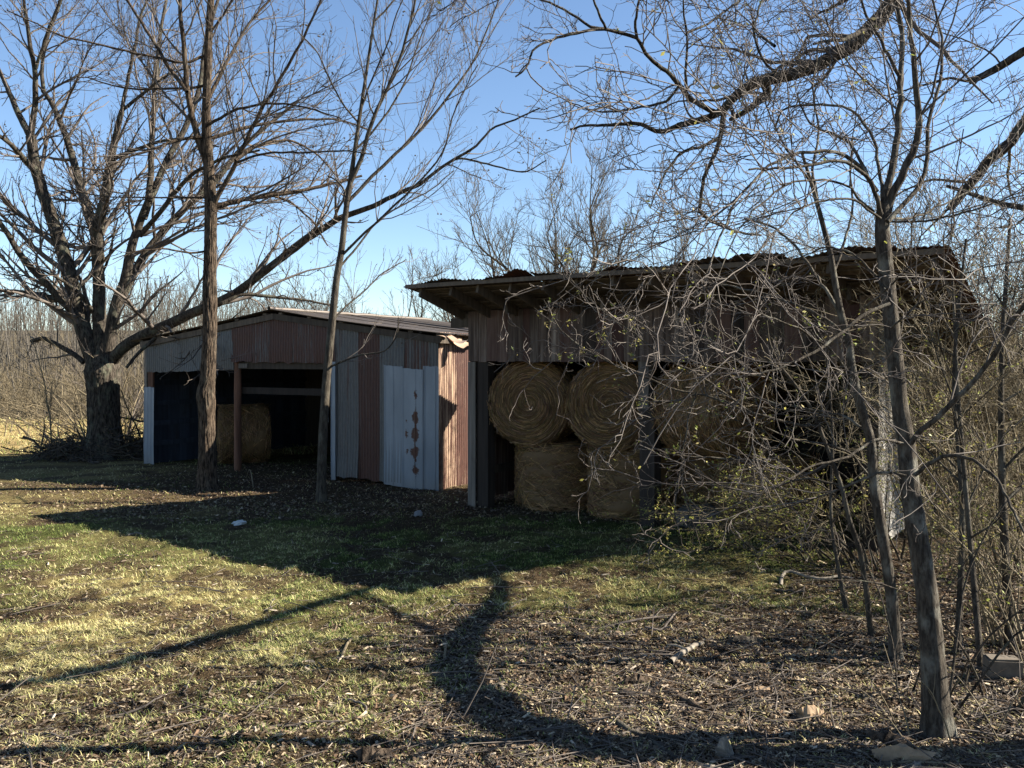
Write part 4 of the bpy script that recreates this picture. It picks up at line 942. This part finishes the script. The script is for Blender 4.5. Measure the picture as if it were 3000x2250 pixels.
# briars and brush round the foot of the big left tree
lvL = [dict(dens=3.5, rel=.40, ang=.55, npt=6, lmin=.3, lmax=2.0, up=.1, wob=.16, rmul=.5, rmin=.006),
       dict(dens=3.5, rel=.42, ang=.6, npt=4, lmin=.15, lmax=.8, up=.05, wob=.2, rmul=.6, rmin=.0045)]
BR = 'briar bushes around the big left tree'
for k, (u, Y, n_, h, ln, mt, lab) in enumerate([
        (262, 24.2, 15, 4.0, (-.8, 0), (TWIG_T, TWIG_T), 'pale fan of arching stems left of the big trunk'),
        (180, 26.0, 10, 3.0, (-.6, 0), (TWIG_T, TWIG_T), 'straggly briar bush at the field edge left of the pale fan'),
        (30, 30.0, 7, 2.4, (-.1, 0), (TWIG_T, TWIG_T), 'leftmost briar bush, against the golden field'),
        (395, 24.6, 12, 3.4, (.1, 0), (TWIG_T, TWIG_A), 'twiggy bush between the big trunk and the tin shed'),
        (350, 28.0, 10, 3.8, (.0, 0), (TWIG_A, TWIG_A), 'taller grey bush behind the big trunk')]):
    shrub('briar_bush', lab, (u - CU) / F * Y, Y, n_, h, ln, .7, lvL, mt, 100 + k, 0, .02, BR, .022, .7, foot=.5)
def brush_heap(label, u0, u1, Y, n_, h, seed):
    g = np.random.default_rng(seed); xc = ((u0 + u1) / 2 - CU) / F * Y; hw = (u1 - u0) / 2 / F * Y
    t = thing('brush_pile', label, 'brush pile', (xc, Y, 0))
    P = np.empty((n_, 7, 3)); c = np.stack([xc + g.normal(0, hw * .5, n_), Y + g.normal(0, .6, n_), np.abs(g.normal(0, h * .42, n_))], 1)
    c[:, 2] *= np.clip(1 - np.abs(c[:, 0] - xc) / hw * .75, .15, 1)
    d = norm(np.stack([g.normal(0, 1, n_), g.normal(0, .7, n_), g.normal(.1, .3, n_)], 1)); L = g.uniform(.4, 2.2, n_)
    for j in range(7): P[:, j] = c + d * (L * (j / 6 - .5))[:, None]; d = norm(d + g.normal(0, .09, d.shape))
    P[:, :, 2] = np.maximum(P[:, :, 2], .0); R = g.uniform(.004, .026, n_)[:, None] ** 1.0 * np.linspace(1, .4, 7)
    big = np.argsort(-R[:, 0])[:14]
    for i in big: part('branch', *tubes(P[i], R[i] * 1.3, 7), BARK_A, t, True, world_co=True)
    Q, RQ = grow(P, R, 4.0, .35, g, .7, 4, lmin=.1, lmax=.6, rmin=.004)
    V1, F1 = tubes(P, R, 4); V2, F2 = tubes(Q, RQ, 3); part('sticks', np.concatenate([V1, V2]), np.concatenate([F1, F2 + len(V1)]), TWIG_D, t, True, world_co=True, kind='stuff')
    V, Fq, cc = leafquads(Q, g, 1500, .03, [(.10, .07, .045), (.05, .06, .03), (.14, .10, .06)], .06); part('dead_leaves', V, Fq, LEAF, t, col=cc, world_co=True, kind='stuff')
brush_heap('dark heap of cut branches against the left of the big trunk', 130, 300, 23.2, 190, .75, 120)
brush_heap('dark tangle of brush between the big trunk and the tin shed', 335, 435, 23.6, 120, 1.0, 121)

# ------------------------------------------------------------------ bare trees behind the sheds
def bare_tree(label, u, Y, topv, spread, seed, leaders=6, mats=(BARK_A, TWIG_A), group='bare trees behind the sheds', dens=1.0, name='bare_tree', fork=.3):
    g = np.random.default_rng(seed); x = (u - CU) / F * Y; z0 = float(zt(x, Y)); H = CH + (HZ - topv) / F * Y - z0
    b = np.array([x, Y, z0]); f = np.array([x + g.normal(0, .2), Y + g.normal(0, .2), z0 + H * fork]); r0 = .016 * H
    P = resample(np.array([b - [0, 0, .1], b * .5 + f * .5 + g.normal(0, .06, 3), f]), 10, 1); R = np.linspace(r0 * 1.2, r0 * .85, 10)
    lm = []
    for j in range(leaders):
        a = 2 * np.pi * (j + g.uniform(0, .7)) / leaders; s = spread * g.uniform(.45, 1.25); top = f + np.array([math.cos(a) * s, math.sin(a) * s, H * (1 - fork) * g.uniform(.55, .92)])
        mid = f + (top - f) * .5 + np.array([math.cos(a), math.sin(a), -.5]) * s * .18 + g.normal(0, .3, 3)
        q = P[g.integers(6, 10)]; lp = resample(np.array([q, q * .4 + mid * .6 + g.normal(0, .1, 3), mid, mid * .5 + top * .5 + g.normal(0, .35, 3), top]), 22, 2)
        lm.append((lp, np.linspace(r0 * .55, .008, 22)))
    lv = [dict(dens=2.4 * dens, rel=.42, ang=.65, npt=8, lmin=.6, lmax=3.0, up=.4, wob=.17, rmul=.5, rmin=.011, t0=.25, fade=.4),
          dict(dens=3.4 * dens, rel=.48, ang=.65, npt=5, lmin=.35, lmax=1.5, up=.35, wob=.2, rmul=.6, rmin=.0075),
          dict(dens=4.2 * dens, rel=.5, ang=.6, npt=3, lmin=.2, lmax=.7, up=.3, wob=.22, rmul=.65, rmin=.0045, t0=.2)]
    tree(name, label, 'tree', b, (P, R), lm, lv, mats, seed, group, limb_k=6, freq=6, trunk_k=16, amp=.04, tn=40)
for k, a in enumerate([
        ('bare round crowned tree rising in the middle behind the hay shed roof', 1640, 34, 440, 3.6, 8),
        ('bare tree behind the hay shed roof, right of the middle crown', 1850, 40, 560, 3.6, 7),
        ('bare tree above the gap between the two sheds', 1420, 36, 640, 3.2, 7),
        ('bare tree over the right slope of the tin shed roof', 1130, 36, 720, 3.4, 7),
        ('low bare tree over the ridge of the tin shed', 900, 40, 800, 3.0, 6),
        ('bare tree behind the straight ridged trunk', 690, 42, 790, 3.2, 6),
        ('bare tree behind the right part of the hay shed roof', 2120, 42, 660, 3.4, 7),
        ('bare tree seen through the crown of the grey young tree', 2400, 44, 720, 3.6, 6),
        ('slender bare tree left of the tin shed roof', 560, 38, 780, 2.0, 5)]):
    bare_tree(a[0], a[1], a[2], a[3], a[4] * 1.2, 200 + k, a[5] + 1, dens=1.3 if k == 0 else .95, mats=(BARK_A, TWIG_W))

# ------------------------------------------------------------------ far wood on the hillside
def wood(n_, seed):
    g = np.random.default_rng(seed); VV, FF, off = [], [], 0
    a = np.where(g.random(n_) < .62, g.uniform(-.66, -.2, n_), g.uniform(-.2, .66, n_)); Y = np.where(g.random(n_) < .3, g.uniform(46, 80, n_), g.uniform(75, 235, n_)); x = a * Y
    ok = ~((Y < 66) & (a > -.2)); x, Y = x[ok], Y[ok]; n_ = len(x)
    z = zt(x, Y); aa_ = x / Y; vsk = np.interp(aa_, [-.6, -.4, -.3, -.08, .1, .35, .55], [835, 825, 850, 925, 930, 900, 865])
    H = (CH + (HZ - vsk) / F * Y - z) * g.uniform(.55, 1.05, n_); ok = H > 2.2; x, Y, z, H = x[ok], Y[ok], z[ok], np.minimum(H[ok], 14); n_ = len(x)
    P = np.empty((n_, 5, 3)); d = norm(np.stack([g.normal(0, .06, n_), g.normal(0, .06, n_), np.ones(n_)], 1)); P[:, 0] = np.stack([x, Y, z - .1], 1)
    for j in range(1, 5): d = norm(d + g.normal(0, .05, d.shape)); P[:, j] = P[:, j - 1] + d * (H / 4)[:, None]
    R = (H * .009)[:, None] * np.linspace(1, .15, 5)
    V, Fq = tubes(P, R, 3); VV.append(V); FF.append(Fq); off = len(V)
    Q, RQ = grow(P, R, 1.15, .30, g, .6, 3, t0=.12, up=.5, wob=.15, rmul=.6, rmin=.02, lmin=.8, lmax=4); V, Fq = tubes(Q, RQ, 3); VV.append(V); FF.append(Fq + off); off += len(V)
    Q2, R2 = grow(Q, RQ, .8, .45, g, .6, 3, t0=.2, up=.4, wob=.2, rmul=.6, rmin=.015, lmin=.4, lmax=1.6); V, Fq = tubes(Q2, R2, 3); VV.append(V); FF.append(Fq + off)
    o = part('far_wood', np.concatenate(VV), np.concatenate(FF), TWIG_W, None, True); tag(o, 'grey brown leafless wood covering the hill behind', None, None, 'stuff')
wood(1500, 300)
# scrubby undergrowth at the foot of the wood
g = np.random.default_rng(301); n_ = 620
a = g.uniform(-.66, -.22, n_); Y = g.uniform(42, 62, n_); P0 = np.stack([a * Y, Y, zt(a * Y, Y)], 1)
P = np.empty((n_, 5, 3)); P[:, 0] = P0; d = norm(np.stack([g.normal(0, .5, n_), g.normal(0, .4, n_), np.ones(n_)], 1))
for j in range(1, 5): d = norm(d + g.normal(0, .14, d.shape) - [0, 0, .08]); P[:, j] = P[:, j - 1] + d * (g.uniform(.4, 1.1, n_))[:, None]
R = np.full((n_, 5), .022) * np.linspace(1, .4, 5); Q, RQ = grow(P, R, 2.6, .45, g, .6, 4, lmin=.3, lmax=1.6, rmin=.013)
V1, F1 = tubes(P, R, 3); V2, F2 = tubes(Q, RQ, 3)
tag(part('scrub', np.concatenate([V1, V2]), np.concatenate([F1, F2 + len(V1)]), TWIG_T, None, True), 'tan scrub along the foot of the wooded hill', None, None, 'stuff')

# ------------------------------------------------------------------ ground cover
def scatter(n_, Y0, Y1, g, slope=.66, power=1.0):
    Y = (g.uniform(Y1 ** -power, Y0 ** -power, n_)) ** (-1 / power); return g.uniform(-slope, slope, n_) * Y, Y
PAL_STRAW = np.array([(.52, .45, .22), (.62, .54, .28), (.42, .37, .17), (.48, .45, .18)]); PAL_GREEN = np.array([(.15, .20, .05), (.19, .235, .06), (.26, .28, .085), (.12, .165, .045)])
PAL_BROWN = np.array([(.13, .09, .06), (.17, .12, .08), (.22, .16, .11), (.09, .065, .045)])
def blades(name, label, n_, Y0, Y1, seed, hmin, hmax, wmul, power=1.0, slope=.62, keep=None, cat=None):
    g = np.random.default_rng(seed); x, y = scatter(n_, Y0, Y1, g, slope, power); lit, soil, green = cover(x, y)
    k = g.random(n_) > np.maximum(lit * .88, soil * .9)
    cl_ = fbm(x * 5 + 3, y * 5, 2); c2_ = fbm(x * 14 + 3, y * 14, 2); k &= (g.random(n_) < .15 + 1.1 * sstep(.38, .6, cl_)) & (g.random(n_) < .12 + sstep(.36, .60, c2_))
    if keep is not None: k &= keep(x, y)
    x, y, green = x[k], y[k], green[k]; n_ = len(x); z = zt(x, y)
    isg = g.random(n_) < green * .85 + .08
    h = g.uniform(hmin, hmax, n_) * np.where(isg, .8, 1.15); a = g.uniform(0, 2 * np.pi, n_); tilt = np.where(isg, g.uniform(.2, 1.0, n_), g.uniform(.7, 1.45, n_))
    d = np.stack([np.cos(a) * np.sin(tilt), np.sin(a) * np.sin(tilt), np.cos(tilt)], 1); w = wmul * g.uniform(.6, 1.4, n_)[:, None] * np.stack([-np.sin(a), np.cos(a), np.zeros(n_)], 1)
    b = np.stack([x, y, z], 1); m = b + d * (h * .55)[:, None]; e = m + norm(d + np.stack([np.cos(a), np.sin(a), -np.ones(n_) * .6], 1) * .5) * (h * .45)[:, None]
    e[:, 2] = np.maximum(e[:, 2], z + .004)
    V = np.stack([b - w, b + w, m + w * .8, m - w * .8, e], 1).reshape(-1, 3)
    o4 = np.arange(n_)[:, None] * 5; c = np.where(isg[:, None], PAL_GREEN[g.integers(0, 4, n_)], PAL_STRAW[g.integers(0, 4, n_)]) * g.uniform(.7, 1.25, (n_, 1))
    return tag(part(name, V, [o4 + np.array([0, 1, 2, 3]), o4 + np.array([3, 2, 4])], GRASS, None, col=np.repeat(c, 5, 0)), label, cat, None, 'stuff')
blades('grass', 'short straw and green winter grass of the yard', 640000, 5.2, 15.5, 400, .025, .075, .0026, 1.0)
blades('grass', 'thin grass in the shade before the tin shed', 60000, 15.0, 25, 401, .04, .10, .004, 1.0)
blades('grass', 'golden dry grass of the far field', 70000, 24, 40, 402, .12, .30, .010, 1.0, .66, lambda x, y: x < -5.5)
def leaf_litter(name, label, n_, Y0, Y1, seed, size, dens, pal, power=1.0):
    g = np.random.default_rng(seed); x, y = scatter(n_, Y0, Y1, g, .66, power); lit, soil, green = cover(x, y)
    k = g.random(n_) < dens(lit, soil, x, y); x, y = x[k], y[k]; n_ = len(x); z = zt(x, y)
    s = size * g.uniform(.35, 1.25, n_)[:, None] * np.minimum(1, g.uniform(.5, 1.4, n_))[:, None]; a = g.uniform(0, 2 * np.pi, n_)
    up = norm(np.stack([g.normal(0, .45, n_), g.normal(0, .45, n_), np.ones(n_)], 1)); t = norm(np.cross(up, np.stack([np.cos(a), np.sin(a), np.zeros(n_)], 1))); b = np.cross(up, t)
    asp = g.uniform(.25, .75, n_)[:, None]; cu = g.uniform(-.1, .45, n_)[:, None]
    c0 = np.stack([x, y, z + .006 + .02 * g.random(n_) * size / .04], 1)
    V = np.stack([c0 - t * s, c0 + b * s * asp + up * s * cu, c0 + t * s + up * s * .3 * cu, c0 - b * s * asp + up * s * cu], 1).reshape(-1, 3)
    o4 = np.arange(n_)[:, None] * 4; c = pal[g.integers(0, len(pal), n_)] * g.uniform(.55, 1.3, (n_, 1))
    return tag(part(name, V, np.concatenate([o4 + np.array([0, 1, 2]), o4 + np.array([0, 2, 3])]), LEAF, None, col=np.repeat(c, 4, 0)), label, None, None, 'stuff')
PAL_LEAF = np.array([(.15, .105, .068), (.085, .06, .04), (.25, .19, .125), (.06, .044, .031), (.34, .27, .18), (.12, .09, .066), (.16, .10, .06)])
leaf_litter('leaf_litter', 'crumbled brown leaves covering the right foreground', 190000, 5.1, 12.5, 410, .021, lambda l, s, x, y: l * .9 + .04, PAL_LEAF)
leaf_litter('leaf_litter', 'thatch of dead leaves and crumbs among the yard grass', 150000, 5.1, 14.5, 411, .015, lambda l, s, x, y: .22 + s * .6, PAL_LEAF * .75)
leaf_litter('leaf_litter', 'dead leaves on the dirt before the sheds', 75000, 13.5, 23, 412, .032, lambda l, s, x, y: l * .95 + .05, PAL_LEAF * .8)
def chips(name, label, n_, Y0, Y1, seed, dens, pal):     # crumbs of bark and splintered wood: small slivers
    g = np.random.default_rng(seed); x, y = scatter(n_, Y0, Y1, g); lit, soil, green = cover(x, y); k = g.random(n_) < dens(lit, soil); x, y = x[k], y[k]; n_ = len(x); z = zt(x, y)
    L = .006 + .045 * g.random(n_) ** 5; a = g.uniform(0, 2 * np.pi, n_); t = np.stack([np.cos(a), np.sin(a), g.normal(0, .25, n_)], 1) * L[:, None]; s = np.stack([-np.sin(a), np.cos(a), np.zeros(n_)], 1) * (L * g.uniform(.12, .4, n_))[:, None]
    u = np.array([0, 0, 1.0]) * (L * g.uniform(.1, .3, n_))[:, None]; c = np.stack([x, y, z + .008], 1)
    V = np.stack([c - t - s, c + t - s * .6, c + t * .9 + s, c - t * .9 + s * .8, c - t * .5 + u, c + t * .6 + u], 1).reshape(-1, 3)
    o6 = np.arange(n_)[:, None] * 6; Fq = np.concatenate([o6 + np.array(q) for q in ([0, 1, 5, 4], [2, 3, 4, 5])]); Ft = np.concatenate([o6 + np.array(q) for q in ([1, 2, 5], [3, 0, 4])])
    cc = pal[g.integers(0, len(pal), n_)] * g.uniform(.6, 1.3, (n_, 1))
    return tag(part(name, V, [Fq, Ft], LEAF, None, col=np.repeat(cc, 6, 0)), label, None, None, 'stuff')
chips('wood_chips', 'pale chips of bark and wood strewn over the near ground', 40000, 5.1, 13, 420, lambda l, s: l * .75 + s * .45 + .08, np.concatenate([PAL_LEAF, [(.45, .36, .25), (.40, .33, .25)]]))
g = np.random.default_rng(430); x, y = scatter(20000, 5.1, 13, g); lit, soil, green = cover(x, y); k = g.random(len(x)) < lit * .75 + .13; x, y = x[k], y[k]; n_ = len(x)
P = np.empty((n_, 5, 3)); P[:, 0] = np.stack([x, y, zt(x, y) + .012], 1); d = norm(np.stack([g.normal(0, 1, n_), g.normal(0, 1, n_), g.normal(0, .06, n_)], 1)); L = .04 + .55 * g.random(n_) ** 4
for j in range(1, 5): d = norm(d + g.normal(0, .16, d.shape) * [1, 1, .3]); P[:, j] = P[:, j - 1] + d * (L / 4)[:, None]; P[:, j, 2] = np.maximum(P[:, j, 2], zt(P[:, j, 0], P[:, j, 1]) + .004)
R = (.001 + .0028 * g.random(n_) ** 3 + .006 * L)[:, None] * np.linspace(1, .55, 5)
V, Fq = tubes(P[:, ::2], R[:, ::2] * 1.05, 4); tag(part('twig_litter', V, Fq, TWIG_A, None, True), 'small dead twigs scattered over the near ground', None, None, 'stuff')

# ------------------------------------------------------------------ single fallen branches and pieces of wood
def stick(label, pts, w0, w1, mat=TWIG_A, lift=.0, k=7, name='fallen_branch', cat='branch', forks=()):
    A = []
    for u, v in pts:
        p = ground_pt(u, v); p[2] = float(zt(p[0], p[1])) ; A.append(p)
    A = np.array(A); Y = A[:, 1].mean(); P = resample(A, 12, 1); s = np.linspace(0, 1, 12); P[:, 2] += (w0 + w1) / 4 / F * Y + lift * np.sin(s * math.pi) + rng.normal(0, .004, 12); R = np.linspace(w0, w1, 12) / 2 / F * Y
    t = thing(name, label, cat, P[0] * [1, 1, 0]); part('stick', *tubes(P, R, k), mat, t, True, world_co=True)
    for f, du, dv in forks:
        i = int(f * 11); u, v = CU + P[i, 0] / P[i, 1] * F, HZ + (CH - P[i, 2]) / P[i, 1] * F; q = ground_pt(u + du, v + dv); q[2] = P[i, 2] + .02
        part('side_twig', *tubes(resample(np.array([P[i], P[i] * .5 + q * .5 + [0, 0, .02], q]), 8, 1), np.linspace(R[i] * .6, R[i] * .3, 8), 5), mat, t, True, world_co=True)
stick('pale curved branch lying in the sunlit grass, hooked at its left end', [(2288, 1718), (2290, 1697), (2310, 1690), (2360, 1705), (2420, 1712), (2455, 1703), (2497, 1697)], 11, 7, PALEW, .03)
stick('dark shadowed stick just below the pale curved branch', [(2200, 1722), (2280, 1735), (2360, 1742)], 9, 6, TWIG_D)
stick('long thin stick crossing the grass edge in the middle', [(1330, 1770), (1420, 1764), (1490, 1762), (1540, 1748)], 7, 4)
stick('thin diagonal twig on the sunlit grass left of the middle shadow', [(1295, 1745), (1340, 1765), (1375, 1778)], 6, 4)
stick('dry branch with side twigs at the litter edge right of the middle shadow', [(1720, 1845), (1790, 1830), (1860, 1828), (1930, 1812), (1975, 1800)], 9, 5, TWIG_A, .02, forks=[(.4, -10, 30), (.75, 40, -18)])
stick('crooked stick under the leafy bushes at the litter edge', [(1890, 1842), (1940, 1850), (1970, 1820), (1985, 1790)], 8, 4, TWIG_A, .03, forks=[(.3, 30, 18)])
stick('short upright leaning stick on the bare patch left of centre', [(1302, 1925), (1310, 1890)], 8, 6, TWIG_T, .05)
stick('bent pale stick on the left half of the near soil', [(1000, 1930), (1018, 1900), (1032, 1880)], 10, 7, TWIG_T, .02)
stick('bent stick lying left of the forked shadow', [(1085, 2035), (1105, 2015), (1140, 1995)], 9, 6, TWIG_T, .02)
stick('looping root-like stick near the bottom left of the forked shadow', [(1000, 2045), (1050, 2062), (1075, 2080), (1072, 2098)], 8, 5, TWIG_A, .03)
stick('straight pale stick on the brown litter right of the forked shadow', [(1790, 1938), (1830, 1932), (1866, 1924)], 11, 8, PALEW)
stick('thick weathered branch lying at the lower middle edge of the shade', [(1808, 2125), (1850, 2140), (1900, 2155), (1985, 2160)], 20, 15, BARK_C)
stick('grey branch curving down in the shade at the lower middle', [(1912, 2172), (1950, 2200), (1980, 2230), (1990, 2249)], 17, 13, BARK_C)
stick('long thin pale stick running along the bottom right edge', [(2480, 2232), (2560, 2226), (2680, 2238), (2800, 2232), (2990, 2246)], 8, 6, TWIG_T, .02)
stick('stick lying across the bottom left soil with a side twig', [(60, 2140), (100, 2140), (150, 2148), (190, 2160)], 9, 7, TWIG_A, 0, forks=[(.5, 30, -14)])
stick('forked stick on the near soil at the lower left centre', [(780, 2142), (850, 2135), (930, 2128), (1010, 2126)], 8, 5, TWIG_A, .01, forks=[(.2, 60, 20)])
stick('thin bowed stick on the bottom left grass', [(300, 2102), (340, 2096), (400, 2085), (450, 2060), (485, 2035)], 8, 5, TWIG_A, .015)
stick('thin pale stick beside the edge of the shade on the left lawn', [(375, 1574), (400, 1571), (418, 1571)], 6, 4, PALEW)
stick('two pronged dry weed stem standing before the straight trunk', [(742, 1425), (730, 1408), (722, 1400)], 4, 2, TWIG_T, .25)
stick('knobbly split branch among the litter at lower right', [(1965, 1948), (2000, 1930), (2030, 1908), (2060, 1893)], 20, 12, PALEW, .01, forks=[(.5, -55, 8)])
stick('dark mossy log piece on the litter at lower centre right', [(1995, 2048), (2030, 2060), (2068, 2075)], 22, 16, BARK_B)
def chunk(label, u, v, size, mat, seed, rz, tilt=0.0, name='wood_piece', cat='wood'):
    """a split piece: bark outside, splintered wedge section"""
    g = np.random.default_rng(seed); n = 9; L, W, H = size; x = np.linspace(-.5, .5, n); prof = np.array([(-.5, 0), (-.42, .55), (-.1, .98), (.2, .85), (.45, .4), (.5, 0)])
    V = np.array([[xx * L + g.normal(0, L * .10) * (abs(xx) > .49), p[0] * W * (1 + g.normal(0, .14)), max(0, p[1] * H * (1 - .25 * (2 * abs(xx)) ** 3) * (1 + g.normal(0, .16)) + g.normal(0, H * .05))] for xx in x for p in prof])
    m = len(prof); i = np.arange(n - 1)[:, None] * m + np.arange(m - 1)[None]; Fq = np.stack([i, i + 1, i + m + 1, i + m], -1).reshape(-1, 4)
    caps = [np.arange(m)[None], (np.arange(m)[::-1] + (n - 1) * m)[None]]
    p = ground_pt(u, v); o = part(name, V, [Fq] + caps, mat, None); o.location = (float(p[0]), float(p[1]), float(zt(p[0], p[1])) - .005); o.rotation_euler = (tilt, 0, rz); return tag(o, label, cat)
chunk('pale split wood chip with a sharp edge, lower right litter', 2205, 2010, (.20, .10, .035), CHIPW, 1, .15)
chunk('tan sawn wood end lying at the edge of the right shade', 2372, 2100, (.17, .12, .09), CHIPW, 2, .1)
chunk('split log with pale face at the foot of the grey young tree', 2640, 2215, (.32, .11, .08), CHIPW, 3, -.12)
chunk('brown bark slab leaning by the split log', 2620, 2168, (.22, .12, .08), BARK_B, 4, -.5)
chunk('white splintered wood piece at the bottom edge, lower centre right', 2062, 2243, (.18, .07, .04), PALEW, 5, -.5)
chunk('torn pale bark curl standing in the lower shade', 2120, 2205, (.10, .08, .12), PALEW, 6, .9)
chunk('torn white bark shreds at the bottom right edge', 2680, 2246, (.14, .06, .06), PALEW, 7, .8)
chunk('dark broken bark plate on the litter', 2090, 2120, (.20, .10, .05), BARK_B, 8, -.15)
chunk('flat dark wood slab behind the lower litter', 2075, 1930 + 60, (.16, .07, .04), BARK_A, 9, .1)
chunk('greyish bark slab near the litter top edge', 2185, 1876, (.26, .10, .06), BARK_C, 10, 0)
chunk('small dark rotten block at the left of the lower litter', 1860, 1992, (.17, .09, .07), BARK_B, 11, .1)
chunk('rotten brown wood lump at the bottom edge left of centre', 1090, 2225, (.22, .12, .07), BARK_B, 12, .1)
# concrete block half hidden at the right edge
p = ground_pt(2935, 1985); cb = thing('concrete_block', 'weathered concrete block half hidden by twigs at the right edge', 'block', (float(p[0]), float(p[1]), 0), -.2)
V = boxv(-.12, .12, -.09, .09, -.03, .15) + rng.normal(0, .008, (8, 3)); part('block_body', V, BOXF, CONCRETE, cb)
V = boxv(-.10, .11, -.07, .07, .145, .160) + rng.normal(0, .005, (8, 3)); part('worn_top', V, BOXF, CONCRETE, cb)
